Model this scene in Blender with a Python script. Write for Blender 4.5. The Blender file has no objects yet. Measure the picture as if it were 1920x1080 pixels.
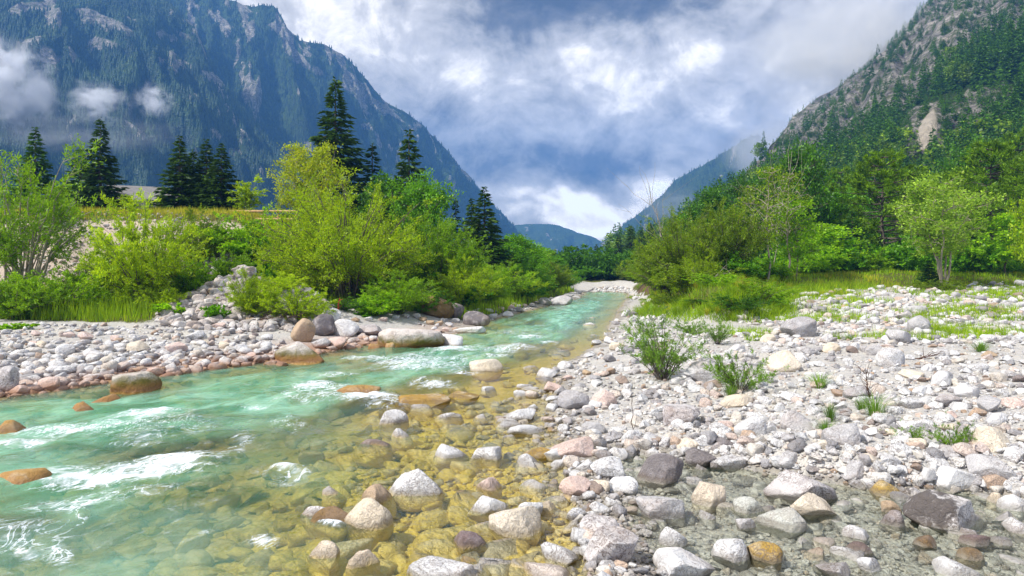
import bpy, bmesh, math, random
import numpy as np
from mathutils import Vector
rng = np.random.default_rng(11)
random.seed(5)
C = bpy.context.scene
COL = C.collection
FPX, HX, HY, CH = 1300.0, 960.0, 505.0, 2.0      # focal length, principal point and eye height of the photograph

# ------------------------------------------------------------------ small maths
def ss(a, b, x):
    t = np.clip((np.asarray(x, float) - a) / (b - a), 0, 1)
    return t * t * (3 - 2 * t)

def _h(i, j, k):
    n = (i.astype(np.uint32) * np.uint32(374761393) + j.astype(np.uint32) * np.uint32(668265263)
         + k.astype(np.uint32) * np.uint32(2246822519))
    n = (n ^ (n >> np.uint32(13))) * np.uint32(1274126177)
    n = n ^ (n >> np.uint32(16))
    return n.astype(np.float64) / 4294967295.0

def vn(p):
    p = np.asarray(p, float)
    i = np.floor(p).astype(np.int64)
    f = p - i
    f = f * f * (3 - 2 * f)
    a, b, c = i[:, 0], i[:, 1], i[:, 2]
    r = 0
    for dx in (0, 1):
        wx = f[:, 0] if dx else 1 - f[:, 0]
        for dy in (0, 1):
            wy = f[:, 1] if dy else 1 - f[:, 1]
            for dz in (0, 1):
                wz = f[:, 2] if dz else 1 - f[:, 2]
                r = r + wx * wy * wz * _h(a + dx, b + dy, c + dz)
    return r * 2 - 1

def fbm(p, o=4, g=0.5):
    p = np.asarray(p, float)
    r, a, s = 0, 1.0, 0
    for k in range(o):
        r = r + a * vn(p * (2.03 ** k) + 17.3 * k)
        s += a
        a *= g
    return r / s

def fb2(x, y, sc, o=4, sd=0.0):
    x = np.asarray(x, float); y = np.asarray(y, float)
    return fbm(np.stack([x.ravel() * sc + sd, y.ravel() * sc + sd * 1.7, np.full(x.size, sd + .37)], 1), o).reshape(x.shape)

def proj(P):
    Y = np.maximum(P[..., 1], .05)
    return HX + FPX * P[..., 0] / Y, HY - FPX * (P[..., 2] - CH) / Y

def atpx(px, py, Y):
    return np.array([(px - HX) / FPX * Y, Y, CH + (HY - py) / FPX * Y])

# ------------------------------------------------------------------ terrain shape
LY = np.array([-6, -1, 5, 10.8, 13.3, 14.9, 17.9, 21.7, 28.3, 47, 60, 64.0])
LX = np.array([-18, -15, -12, -8.2, -6.5, -5.3, -4.1, -1.7, -.65, 4.3, 6.3, 7.6])
RY = np.array([-6, 4.5, 5.25, 7.12, 8.8, 11.06, 14.05, 19.3, 30.6, 57.8, 64.0])
RX = np.array([.4, .48, .52, .55, .61, .55, .95, 2.5, 4.6, 9.8, 9.4])
BANK = np.array([(10.5, 72), (9.6, 58), (7.7, 42), (6.0, 30), (5.6, 26.5), (6.6, 22.3), (7.6, 21.6), (9.2, 23.6), (10.6, 27.5), (13, 30.5), (17, 32.0), (24, 33), (40, 36), (90, 42), (90, 500), (10.5, 500)], float)

def xl(y): return np.interp(y, LY, LX)
def xr(y): return np.interp(y, RY, RX)

def shoal(y): return np.interp(y, [0, 5, 7, 9, 11, 14, 19, 30, 60], [2.3, 2.2, 2.1, 2.5, 2.4, 1.5, 1.0, 1.1, 1.2])

def bank_sd(x, y):
    shp = x.shape
    px, py = x.ravel(), y.ravel()
    n = len(BANK)
    ins = np.zeros(px.shape, bool)
    d2 = np.full(px.shape, 1e12)
    for i in range(n):
        ax, ay = BANK[i]; bx, by = BANK[(i + 1) % n]
        c = ((ay > py) != (by > py)) & (px < (bx - ax) * (py - ay) / ((by - ay) if by != ay else 1e-9) + ax)
        ins ^= c
        if i < 12:
            ex, ey = bx - ax, by - ay
            t = np.clip(((px - ax) * ex + (py - ay) * ey) / (ex * ex + ey * ey), 0, 1)
            d2 = np.minimum(d2, (px - ax - t * ex) ** 2 + (py - ay - t * ey) ** 2)
    return np.where(ins, np.sqrt(d2), -np.sqrt(d2)).reshape(shp)

YGX = np.array([-60, -30, -14.7, -8, -5.0, -3.5, -1.5, 0, 4, 6, 7.5])
YGY = np.array([22, 21.5, 20.3, 18.8, 19.0, 21.5, 26, 32, 52, 63, 70])

def terrain(x, y):
    """height and grass cover (0..1)"""
    x = np.asarray(x, float); y = np.asarray(y, float)
    n1 = fb2(x, y, .35, 4, 3.1); n2 = fb2(x, y, 1.7, 3, 8.2)
    a, b = xl(y), xr(y)
    w = np.maximum(b - a, .05)
    t = (x - a) / w
    q = (b - x) / shoal(y)
    dep = np.minimum(np.interp(q, [0, .25, .6, 1, 1.5, 2.3], [0, .09, .15, .23, .42, .60]), np.interp(x - a, [0, .5, 1.4, 2.6], [0, .13, .32, .6]) )
    bed = -dep * ss(64, 58, y) + n1 * .1 + n2 * .05
    dr = x - b; dl = (a - x) * .72
    zr = .02 + .62 * (1 - np.exp(-np.maximum(dr, 0) / 6.5)) + .52 * ss(13, 30, y) * ss(3.5, 9, dr) + n1 * .09 * ss(0, 2, dr) + n2 * .065
    pool = ss(.55, 1.3, x + n1 * .5) * ss(0.15, -.75, y - (7.55 - .33 * (x - 1.6)) + n1 * 1.1 + n2 * .35)
    zr = zr * (1 - pool) + pool * (-.07 + n2 * .055 + n1 * .05)
    zl = .02 + .55 * (1 - np.exp(-np.maximum(dl, 0) / 4.5)) + n1 * .07 * ss(0, 2, dl) + n2 * .03
    z = np.where(t < 0, zl, np.where(t > 1, zr, bed))
    sd = bank_sd(x + n1 * .9, y + n2 * .5)
    bk = ss(-.15, 1.5 + 1.2 * ss(10, 16, x), sd)
    right = t > .5
    z = z + np.where(right, bk * (.98 - .42 * ss(9, 12, x) + n1 * .12) + .012 * np.clip(sd, 0, 60), 0)
    g = np.where(right, ss(.1, .8, sd + n2 * .5), 0)
    # thin grass over the upper part of the right gravel
    g = np.maximum(g, np.where(right, .55 * ss(.05, .45, fb2(x, y, .55, 3, 5.5)) * ss(-6, -2.5, sd), 0))
    yg = np.interp(x, YGX, YGY) + n1 * 1.0
    left = ~right
    yt = 26.6 + 4.2 * np.maximum(x + 11.2, 0) + n1 * 1.6
    te = ss(0, 5.5, y - yt)
    z = z + np.where(left, te * (3.85 - 1.6 * ss(-12.5, -10, x)) + ss(0, 4, y - yg) * .25, 0)
    mound = np.exp(-((x + 9.25 + (y - 23.5) * .35) / 1.75) ** 2 - ((y - 23.6) / 1.9) ** 2)
    mound = np.maximum(mound, .62 * np.exp(-((x + 7.4) / 1.6) ** 2 - ((y - 22.4) / 1.6) ** 2))
    mound = np.maximum(mound, .4 * np.exp(-((x + 9.0) / 2.6) ** 2 - ((y - 21.6) / 1.3) ** 2))
    z = z + mound * 1.05 * (1 + .5 * n2 + .35 * n1)
    gl = (1 - .92 * ss(-11.2, -9.8, x) * ss(27, 24.5, y)) * ss(-.2, .9, y - yg + n2 * .5) * (1 - .92 * ss(.06, .25, te) * ss(.97, .8, te)) * (1 - ss(.12, .3, mound))
    g = np.maximum(g, np.where(left, gl, 0))
    far = ss(60.5, 66, y)
    z = z + far * (.75 + n1 * .3) * (1 - bk * right)
    g = np.where(y > 66, 1, g * (1 - ss(59, 61, y) * ss(70, 67, y) * (np.abs(x - 8) < 3.0)))
    return z, g

def H(x, y):
    return terrain(np.atleast_1d(np.asarray(x, float)), np.atleast_1d(np.asarray(y, float)))[0]

YS = 3.2 * (150 / 3.2) ** np.linspace(0, 1, 420)
def ground_at(px, py):
    """where the sight line through (px,py) meets the terrain (or the water)"""
    px = np.atleast_1d(np.asarray(px, float)); py = np.atleast_1d(np.asarray(py, float))
    X = (px[:, None] - HX) / FPX * YS[None]
    Z = CH + (HY - py[:, None]) / FPX * YS[None]
    Gz = terrain(X, np.broadcast_to(YS, X.shape))[0]
    hit = Gz >= Z
    k = np.argmax(hit, 1)
    k = np.where(hit.any(1), np.maximum(k, 1), 419)
    r = np.arange(len(px))
    d0 = (Z - Gz)[r, k - 1]; d1 = (Z - Gz)[r, k]
    f = np.clip(d0 / np.maximum(d0 - d1, 1e-6), 0, 1)
    Y = YS[k - 1] + (YS[k] - YS[k - 1]) * f
    return np.stack([(px - HX) / FPX * Y, Y, CH + (HY - py) / FPX * Y], 1)

# ------------------------------------------------------------------ mesh + object helpers
def mesh(name, V, Fs, mat=None, smooth=True, attrs=None):
    """Fs: (n,3)/(n,4) index array or a list of such arrays"""
    me = bpy.data.meshes.new(name)
    if not isinstance(Fs, (list, tuple)): Fs = [Fs]
    Fs = [np.asarray(f, np.int32) for f in Fs if len(f)]
    V = np.asarray(V, np.float32)
    tot = np.concatenate([np.full(len(f), f.shape[1], np.int32) for f in Fs])
    idx = np.concatenate([f.ravel() for f in Fs])
    me.vertices.add(len(V)); me.vertices.foreach_set('co', V.ravel())
    me.loops.add(len(idx)); me.loops.foreach_set('vertex_index', idx)
    me.polygons.add(len(tot))
    st = np.zeros(len(tot), np.int32); st[1:] = np.cumsum(tot)[:-1]
    me.polygons.foreach_set('loop_start', st); me.polygons.foreach_set('loop_total', tot)
    if smooth: me.polygons.foreach_set('use_smooth', np.ones(len(tot), bool))
    for k, v in (attrs or {}).items():
        v = np.asarray(v, np.float32)
        at = me.attributes.new(k, 'FLOAT' if v.ndim == 1 else 'FLOAT_VECTOR', 'POINT')
        at.data.foreach_set('value' if v.ndim == 1 else 'vector', v.ravel())
    if mat: me.materials.append(mat)
    me.update(calc_edges=True); me.validate()
    return me

def link(name, data, parent=None, loc=None):
    o = bpy.data.objects.new(name, data)
    COL.objects.link(o)
    if parent: o.parent = parent
    if loc is not None: o.location = [float(c) for c in loc]
    return o

def tag(o, label=None, cat=None, group=None, kind=None):
    if label: o['label'] = label
    if cat: o['category'] = cat
    if group: o['group'] = group
    if kind: o['kind'] = kind
    return o

def grid_faces(nr, nc):
    i = np.arange(nr * nc).reshape(nr, nc)
    return np.stack([i[:-1, :-1].ravel(), i[:-1, 1:].ravel(), i[1:, 1:].ravel(), i[1:, :-1].ravel()], 1)

def tubes(paths, sides=5):
    """paths: list of (points (k,3), radii (k,))"""
    VV, FF, o = [], [], 0
    ang = np.arange(sides) * 2 * math.pi / sides
    for P, R in paths:
        P = np.asarray(P, float); R = np.asarray(R, float)
        T = np.gradient(P, axis=0)
        T /= np.maximum(np.linalg.norm(T, axis=1, keepdims=True), 1e-9)
        ref = np.array([1., 0, 0]) if abs(T[0][0]) < .8 else np.array([0, 1., 0])
        A = np.cross(T, ref); A /= np.maximum(np.linalg.norm(A, axis=1, keepdims=True), 1e-9)
        B = np.cross(T, A)
        ring = P[:, None] + R[:, None, None] * (np.cos(ang)[None, :, None] * A[:, None] + np.sin(ang)[None, :, None] * B[:, None])
        k = len(P)
        VV.append(ring.reshape(-1, 3))
        i = np.arange(k * sides).reshape(k, sides) + o
        j = np.roll(i, -1, 1)
        FF.append(np.stack([i[:-1].ravel(), j[:-1].ravel(), j[1:].ravel(), i[1:].ravel()], 1))
        o += k * sides
    return np.concatenate(VV), np.concatenate(FF)

def leaves(P, D, L, Wd, r=rng, up=0.0):
    """one diamond leaf per point P along direction D"""
    n = len(P)
    D = D / np.maximum(np.linalg.norm(D, axis=1, keepdims=True), 1e-9)
    S = np.cross(D, r.normal(size=(n, 3)) + np.array([0, 0, up])); S /= np.maximum(np.linalg.norm(S, axis=1, keepdims=True), 1e-9)
    L = np.broadcast_to(L, (n,))[:, None]; Wd = np.broadcast_to(Wd, (n,))[:, None]
    N = np.cross(D, S)
    mid = P + D * L * .45 + N * L * .08
    V = np.stack([P, mid + S * Wd * .5, P + D * L, mid - S * Wd * .5], 1).reshape(-1, 3)
    return V, np.arange(4 * n).reshape(n, 4)

def merge(parts):
    VV, FF, o = [], [], 0
    for V, Fq in parts:
        VV.append(V); FF.append(Fq + o); o += len(V)
    return np.concatenate(VV), np.concatenate(FF)

def scatter(protos, which, pos, scl, rot, tilt=None):
    """merge many transformed copies of prototype meshes into one array pair"""
    VV, FF, o = [], [], 0
    for k, (V, Fq) in enumerate(protos):
        m = np.where(which == k)[0]
        if not len(m): continue
        c, s = np.cos(rot[m]), np.sin(rot[m])
        P = V[None] * scl[m][:, None]
        if tilt is not None:
            ct, st = np.cos(tilt[m])[:, None], np.sin(tilt[m])[:, None]
            y = P[..., 1] * ct - P[..., 2] * st; zz = P[..., 1] * st + P[..., 2] * ct
            P = np.stack([P[..., 0], y, zz], -1)
        x = P[..., 0] * c[:, None] - P[..., 1] * s[:, None]
        y = P[..., 0] * s[:, None] + P[..., 1] * c[:, None]
        P = np.stack([x, y, P[..., 2]], -1) + pos[m][:, None]
        VV.append(P.reshape(-1, 3))
        FF.append((Fq[None] + (np.arange(len(m)) * len(V))[:, None, None] + o).reshape(-1, Fq.shape[1]))
        o += len(m) * len(V)
    return np.concatenate(VV), np.concatenate(FF)

# ------------------------------------------------------------------ materials
def nd(nt, t, ins=None, **pr):
    n = nt.nodes.new(t)
    for k, v in pr.items(): setattr(n, k, v)
    for k, v in (ins or {}).items():
        if isinstance(v, bpy.types.NodeSocket): nt.links.new(v, n.inputs[k])
        else: n.inputs[k].default_value = v
    return n

def newmat(name):
    m = bpy.data.materials.new(name); m.use_nodes = True
    m.node_tree.nodes.clear()
    return m, m.node_tree

def mth(nt, op, a, b=0.0, c=0.0, clamp=False):
    n = nd(nt, 'ShaderNodeMath', {0: a, 1: b, 2: c}, operation=op); n.use_clamp = clamp
    return n.outputs[0]

def mixc(nt, f, a, b, blend='MIX'):
    n = nt.nodes.new('ShaderNodeMix'); n.data_type = 'RGBA'; n.blend_type = blend
    for k, v in ((0, f), (6, a), (7, b)):
        if isinstance(v, bpy.types.NodeSocket): nt.links.new(v, n.inputs[k])
        else: n.inputs[k].default_value = v if k == 0 else (*v[:3], 1)
    return n.outputs[2]

def maprange(nt, v, a, b, c=0.0, d=1.0, smooth=True):
    n = nd(nt, 'ShaderNodeMapRange', {0: v, 1: a, 2: b, 3: c, 4: d}, interpolation_type='SMOOTHSTEP' if smooth else 'LINEAR')
    return n.outputs[0]

def ramp(nt, f, stops, interp='LINEAR'):
    n = nt.nodes.new('ShaderNodeValToRGB'); n.color_ramp.interpolation = interp
    e = n.color_ramp.elements
    while len(e) < len(stops): e.new(.5)
    for k, (p, c) in enumerate(stops):
        e[k].position = p; e[k].color = (*c, 1)
    nt.links.new(f, n.inputs[0])
    return n.outputs[0]

def noise(nt, vec, sc, det=4.0, rough=.55, dist=0.0):
    return nd(nt, 'ShaderNodeTexNoise', {'Vector': vec, 'Scale': sc, 'Detail': det, 'Roughness': rough, 'Distortion': dist}).outputs[0]

def attr(nt, name):
    return nd(nt, 'ShaderNodeAttribute', attribute_name=name)

OCHRE = (.43, .30, .035)

def stain(nt, col, pos, nz):
    """algae below the water line in the river, wet rim just above it; the clear side pool has none"""
    sp = nd(nt, 'ShaderNodeSeparateXYZ', {0: pos})
    rv2 = nd(nt, 'ShaderNodeNewGeometry').outputs['Random Per Island']
    zz = mth(nt, 'ADD', sp.outputs[2], mth(nt, 'MULTIPLY', mth(nt, 'SUBTRACT', nz, .5), .16))
    low = maprange(nt, zz, .035, -.02)
    low = mth(nt, 'MULTIPLY', low, maprange(nt, zz, .0, -.10, .6, 1.0))
    riv = maprange(nt, sp.outputs[0], 1.15, .35)
    riv2 = mth(nt, 'MAXIMUM', riv, maprange(nt, sp.outputs[1], 8.5, 11.0))
    c1 = mixc(nt, mth(nt, 'MULTIPLY', mth(nt, 'MULTIPLY', low, riv2), maprange(nt, rv2, .0, .5, .45, 1.0)), col, mixc(nt, nz, (.38, .25, .018), (.78, .60, .11)))
    bandw = mth(nt, 'MULTIPLY', maprange(nt, zz, .075, .03), maprange(nt, zz, -.03, .01))
    c1 = mixc(nt, mth(nt, 'MULTIPLY', bandw, .62), c1, mixc(nt, .75, c1, (.09, .06, .03)))
    wet = mth(nt, 'MULTIPLY', maprange(nt, zz, .05, -.01), mth(nt, 'SUBTRACT', 1.0, riv2))
    c2 = mixc(nt, wet, c1, mixc(nt, .5, c1, (.34, .33, .28)))
    # rust-brown band along the left shore
    lb = mth(nt, 'MULTIPLY', maprange(nt, zz, .20, .05), maprange(nt, sp.outputs[0], -1.0, -3.5))
    return mixc(nt, mth(nt, 'MULTIPLY', lb, .6), c2, (.36, .16, .07))

def rock_mat(name, stops, rnd='object', patch=.5, patch_col=(.25, .24, .25), crack=.55, moss=0.0, dark_top=0.0, water=True):
    m, nt = newmat(name)
    geo = nd(nt, 'ShaderNodeNewGeometry'); pos = geo.outputs['Position']
    rv = geo.outputs['Random Per Island'] if rnd == 'island' else nd(nt, 'ShaderNodeObjectInfo').outputs['Random']
    off = nd(nt, 'ShaderNodeCombineXYZ', {0: mth(nt, 'MULTIPLY', rv, 37.0), 1: mth(nt, 'MULTIPLY', rv, 91.0), 2: 0.0}).outputs[0]
    pv = nd(nt, 'ShaderNodeVectorMath', {0: pos, 1: off}, operation='ADD').outputs[0]
    col = ramp(nt, rv, stops)
    n1 = noise(nt, pv, 5.0, 8, .62, .6); n2 = noise(nt, pv, 17.0, 6, .6, 1.2); n3 = noise(nt, pv, 90.0, 3, .6)
    pm = maprange(nt, n1, .46, .70)
    col = mixc(nt, mth(nt, 'MULTIPLY', pm, patch), col, patch_col)
    vein = maprange(nt, mth(nt, 'ABSOLUTE', mth(nt, 'SUBTRACT', n2, .5)), .05, .0)
    n4 = noise(nt, pv, 3.0, 2, .5)
    col = mixc(nt, mth(nt, 'MULTIPLY', mth(nt, 'MULTIPLY', vein, crack), maprange(nt, n4, .36, .56)), col, (.16, .13, .12))
    col = mixc(nt, .5, col, ramp(nt, n3, [(.3, (.1, .1, .1)), (.62, (.86, .85, .84))]), 'SOFT_LIGHT')
    warm = maprange(nt, noise(nt, pv, 2.4, 3, .5), .5, .72)
    col = mixc(nt, mth(nt, 'MULTIPLY', warm, .22), col, (.60, .45, .36))
    if dark_top:
        sp = nd(nt, 'ShaderNodeSeparateXYZ', {0: nd(nt, 'ShaderNodeTexCoord').outputs['Object']})
        dm = mth(nt, 'ADD', mth(nt, 'ADD', mth(nt, 'MULTIPLY', sp.outputs[0], -.8), mth(nt, 'MULTIPLY', sp.outputs[2], .35)), mth(nt, 'MULTIPLY', mth(nt, 'SUBTRACT', mth(nt, 'ADD', n1, n2), 1.0), 2.6))
        col = mixc(nt, mth(nt, 'MULTIPLY', maprange(nt, dm, -.25, .6), dark_top), col, (.09, .074, .068))
    if moss:
        sp = nd(nt, 'ShaderNodeSeparateXYZ', {0: pos})
        mm = mth(nt, 'MULTIPLY', maprange(nt, mth(nt, 'ADD', sp.outputs[2], mth(nt, 'MULTIPLY', n1, -.35)), .22, -.08), moss)
        col = mixc(nt, mm, col, mixc(nt, n2, (.05, .06, .008), (.22, .17, .02)))
    if water: col = stain(nt, col, pos, n1)
    zc = nd(nt, 'ShaderNodeSeparateXYZ', {0: pos}).outputs[2]
    rough = maprange(nt, zc, .0, .05, .25, .82) if water else .85
    bh = mth(nt, 'ADD', mth(nt, 'MULTIPLY', n1, 1.0), mth(nt, 'ADD', mth(nt, 'MULTIPLY', n2, .5), mth(nt, 'MULTIPLY', n3, .12)))
    bmp = nd(nt, 'ShaderNodeBump', {'Height': bh, 'Strength': .9, 'Distance': .05})
    b = nd(nt, 'ShaderNodeBsdfPrincipled', {'Base Color': col, 'Roughness': rough, 'Specular IOR Level': .3, 'Normal': bmp.outputs[0]})
    o = nd(nt, 'ShaderNodeOutputMaterial', {0: b.outputs[0]})
    return m

WHITE = [(0, (.64, .64, .64)), (1, (.75, .745, .74))]
RM = {
    'white': rock_mat('rock_white', WHITE, patch=.55, patch_col=(.36, .35, .36), crack=.75),
    'pink': rock_mat('rock_pink', [(0, (.62, .46, .40)), (1, (.68, .53, .47))], patch=.4, patch_col=(.66, .62, .6)),
    'cream': rock_mat('rock_cream', [(0, (.70, .60, .46)), (1, (.74, .66, .54))], patch=.25, patch_col=(.45, .42, .38)),
    'grey': rock_mat('rock_grey', [(0, (.40, .39, .40)), (1, (.50, .49, .49))], patch=.55, patch_col=(.66, .64, .63), crack=.8),
    'dark': rock_mat('rock_dark', [(0, (.13, .12, .13)), (1, (.19, .17, .17))], patch=.75, patch_col=(.40, .37, .37), crack=.8),
    'purple': rock_mat('rock_purple', [(0, (.15, .105, .11)), (1, (.19, .14, .14))], patch=.35, patch_col=(.32, .29, .29)),
    'ochre': rock_mat('rock_ochre', [(0, (.36, .22, .045)), (1, (.46, .32, .09))], patch=.75, patch_col=(.56, .49, .36), crack=.9),
    'brown': rock_mat('rock_brown', [(0, (.17, .10, .035)), (1, (.21, .14, .05))], patch=.4, patch_col=(.10, .06, .03)),
    'tan': rock_mat('rock_tan', [(0, (.46, .34, .22)), (1, (.50, .37, .25))], patch=.35, patch_col=(.28, .22, .16)),
    'mossy': rock_mat('rock_mossy', [(0, (.64, .58, .54)), (1, (.68, .63, .6))], patch=.4, patch_col=(.36, .32, .3), moss=1.0, crack=.9),
    'patina': rock_mat('rock_patina', [(0, (.60, .57, .55)), (1, (.66, .63, .61))], patch=.5, patch_col=(.30, .27, .26), dark_top=.92, crack=.8),
    'streak': rock_mat('rock_streak', [(0, (.55, .52, .51)), (1, (.60, .57, .57))], patch=.75, patch_col=(.20, .17, .18), crack=1.0),
    'palewet': rock_mat('rock_palewet', [(0, (.48, .50, .46)), (1, (.55, .56, .51))], patch=.3, patch_col=(.36, .36, .3)),
}
MIXST = [(0, (.24, .24, .25)), (.16, (.38, .37, .38)), (.22, (.60, .60, .60)), (.62, (.76, .76, .755)), (.84, (.61, .56, .48)), (.92, (.64, .52, .46)), (.955, (.50, .35, .23)), (1, (.20, .17, .17))]
M_SCREE = rock_mat('scree_mix', [(0, (.26, .24, .23)), (.3, (.50, .44, .40)), (.6, (.56, .53, .51)), (.85, (.62, .60, .58)), (1, (.42, .31, .23))], rnd='island', patch=.5, patch_col=(.30, .27, .25), crack=.8)
M_COB = rock_mat('cobble_mix', MIXST, rnd='island', patch=.5, patch_col=(.38, .37, .37), crack=.8)

def ground_mat():
    m, nt = newmat('ground_gravel_and_turf')
    pos = nd(nt, 'ShaderNodeNewGeometry').outputs['Position']
    g = attr(nt, 'grass').outputs['Fac']
    v1 = nd(nt, 'ShaderNodeTexVoronoi', {'Vector': pos, 'Scale': 22.0, 'Randomness': 1.0})
    v2 = nd(nt, 'ShaderNodeTexVoronoi', {'Vector': pos, 'Scale': 60.0, 'Randomness': 1.0})
    n1 = noise(nt, pos, .8, 5, .6); n2 = noise(nt, pos, 9.0, 6, .65)
    sp1 = nd(nt, 'ShaderNodeSeparateColor', {0: v1.outputs['Color']}).outputs[0]
    sp2 = nd(nt, 'ShaderNodeSeparateColor', {0: v2.outputs['Color']}).outputs[0]
    peb = mixc(nt, .5, ramp(nt, sp1, [(0, (.22, .22, .22)), (.4, (.50, .49, .48)), (.75, (.56, .53, .48)), (1, (.44, .37, .31))]),
               ramp(nt, sp2, [(0, (.26, .25, .24)), (.5, (.52, .51, .49)), (1, (.62, .59, .54))]))
    peb = mixc(nt, mth(nt, 'MULTIPLY', maprange(nt, n1, .5, .72), .7), peb, (.58, .55, .48))
    peb = stain(nt, peb, pos, n2)
    soil = mixc(nt, n2, (.060, .052, .020), (.13, .15, .022))
    sx_ = nd(nt, 'ShaderNodeSeparateXYZ', {0: pos})
    face = mth(nt, 'MULTIPLY', maprange(nt, sx_.outputs[2], .7, 1.4), maprange(nt, sx_.outputs[0], -2.0, -5.0))
    peb = mixc(nt, mth(nt, 'MULTIPLY', face, .75), peb, mixc(nt, n2, (.40, .29, .21), (.62, .50, .40)))
    nz_ = nd(nt, 'ShaderNodeSeparateXYZ', {0: nd(nt, 'ShaderNodeNewGeometry').outputs['Normal']}).outputs[2]
    soil = mixc(nt, maprange(nt, nz_, .82, .68), soil, mixc(nt, n2, (.05, .03, .018), (.16, .10, .05)))
    col = mixc(nt, maprange(nt, mth(nt, 'ADD', g, mth(nt, 'MULTIPLY', mth(nt, 'SUBTRACT', n2, .5), .9)), .35, .62), peb, soil)
    bh = mth(nt, 'ADD', mth(nt, 'MULTIPLY', v1.outputs['Distance'], -.8), mth(nt, 'MULTIPLY', v2.outputs['Distance'], -.4))
    bmp = nd(nt, 'ShaderNodeBump', {'Height': bh, 'Strength': .7, 'Distance': .03})
    b = nd(nt, 'ShaderNodeBsdfPrincipled', {'Base Color': col, 'Roughness': .85, 'Specular IOR Level': .25, 'Normal': bmp.outputs[0]})
    nd(nt, 'ShaderNodeOutputMaterial', {0: b.outputs[0]})
    return m

def leaf_mat(name, dark, light, trans=.38, tip=None, clump=1.5):
    m, nt = newmat(name)
    rv = nd(nt, 'ShaderNodeNewGeometry').outputs['Random Per Island']
    orv = nd(nt, 'ShaderNodeObjectInfo').outputs['Random']
    st = [(0, dark), (.55, tuple((a + b) / 2 for a, b in zip(dark, light))), (1, light)]
    if tip: st[-1] = (.93, light); st.append((1, tip))
    col = ramp(nt, rv, st)
    col = mixc(nt, 1.0, col, ramp(nt, orv, [(0, (.78, .80, .8)), (1, (1.12, 1.08, 1.0))]), 'MULTIPLY')
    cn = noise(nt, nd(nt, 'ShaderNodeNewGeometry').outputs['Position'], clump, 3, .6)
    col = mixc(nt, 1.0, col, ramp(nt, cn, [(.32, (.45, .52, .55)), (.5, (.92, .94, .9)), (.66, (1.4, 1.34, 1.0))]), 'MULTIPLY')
    d = nd(nt, 'ShaderNodeBsdfDiffuse', {0: col})
    t = nd(nt, 'ShaderNodeBsdfTranslucent', {0: mixc(nt, .5, col, (col and (light[0] * 1.15, light[1] * 1.1, light[2] * .6)))})
    s = nd(nt, 'ShaderNodeMixShader', {0: trans, 1: d.outputs[0], 2: t.outputs[0]})
    gl = nd(nt, 'ShaderNodeBsdfGlossy', {0: (.8, .85, .9, 1), 'Roughness': .45})
    s2 = nd(nt, 'ShaderNodeMixShader', {0: .02, 1: s.outputs[0], 2: gl.outputs[0]})
    nd(nt, 'ShaderNodeOutputMaterial', {0: s2.outputs[0]})
    return m

def plain_mat(name, c1, c2, sc=8.0, rough=.85, stretch=(1, 1, 1)):
    m, nt = newmat(name)
    tc = nd(nt, 'ShaderNodeTexCoord').outputs['Object']
    mp = nd(nt, 'ShaderNodeMapping', {0: tc, 'Scale': stretch}).outputs[0]
    n = noise(nt, mp, sc, 6, .6, .5)
    col = ramp(nt, n, [(.3, c1), (.7, c2)])
    bmp = nd(nt, 'ShaderNodeBump', {'Height': n, 'Strength': .6, 'Distance': .02})
    b = nd(nt, 'ShaderNodeBsdfPrincipled', {'Base Color': col, 'Roughness': rough, 'Specular IOR Level': .2, 'Normal': bmp.outputs[0]})
    nd(nt, 'ShaderNodeOutputMaterial', {0: b.outputs[0]})
    return m

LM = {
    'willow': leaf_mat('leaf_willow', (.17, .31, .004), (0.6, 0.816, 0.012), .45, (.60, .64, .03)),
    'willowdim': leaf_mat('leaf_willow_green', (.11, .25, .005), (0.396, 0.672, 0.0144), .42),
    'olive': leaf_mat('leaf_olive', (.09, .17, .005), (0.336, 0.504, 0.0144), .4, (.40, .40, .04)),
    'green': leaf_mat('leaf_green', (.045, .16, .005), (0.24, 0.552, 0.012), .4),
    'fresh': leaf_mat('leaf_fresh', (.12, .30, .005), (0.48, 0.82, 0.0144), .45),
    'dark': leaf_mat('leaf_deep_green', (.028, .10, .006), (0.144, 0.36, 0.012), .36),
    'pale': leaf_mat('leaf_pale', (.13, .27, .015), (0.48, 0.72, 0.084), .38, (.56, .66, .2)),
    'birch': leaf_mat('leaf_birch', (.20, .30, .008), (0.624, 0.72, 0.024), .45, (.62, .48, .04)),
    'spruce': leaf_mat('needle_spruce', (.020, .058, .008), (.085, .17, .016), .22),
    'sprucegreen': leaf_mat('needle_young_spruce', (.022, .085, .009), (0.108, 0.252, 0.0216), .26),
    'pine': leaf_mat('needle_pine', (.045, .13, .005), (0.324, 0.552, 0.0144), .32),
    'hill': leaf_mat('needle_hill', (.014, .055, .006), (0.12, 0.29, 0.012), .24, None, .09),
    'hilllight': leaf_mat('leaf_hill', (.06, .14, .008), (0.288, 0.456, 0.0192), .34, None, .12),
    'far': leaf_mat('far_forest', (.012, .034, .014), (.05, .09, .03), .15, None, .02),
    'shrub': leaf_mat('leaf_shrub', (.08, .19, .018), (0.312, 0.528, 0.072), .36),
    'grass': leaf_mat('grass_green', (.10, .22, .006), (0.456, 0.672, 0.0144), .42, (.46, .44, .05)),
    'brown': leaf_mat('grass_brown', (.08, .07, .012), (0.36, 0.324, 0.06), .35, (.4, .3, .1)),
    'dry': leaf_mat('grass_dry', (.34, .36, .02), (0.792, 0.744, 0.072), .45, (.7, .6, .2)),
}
M_BARK = plain_mat('bark', (.07, .055, .042), (.19, .16, .13), 14, .9, (1, 1, .25))
M_PALEB = plain_mat('bark_pale', (.20, .17, .12), (.44, .40, .31), 14, .85, (1, 1, .25))
M_WOOD = plain_mat('driftwood', (.22, .18, .15), (.50, .45, .39), 10, .8, (1, 1, 1))
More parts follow.
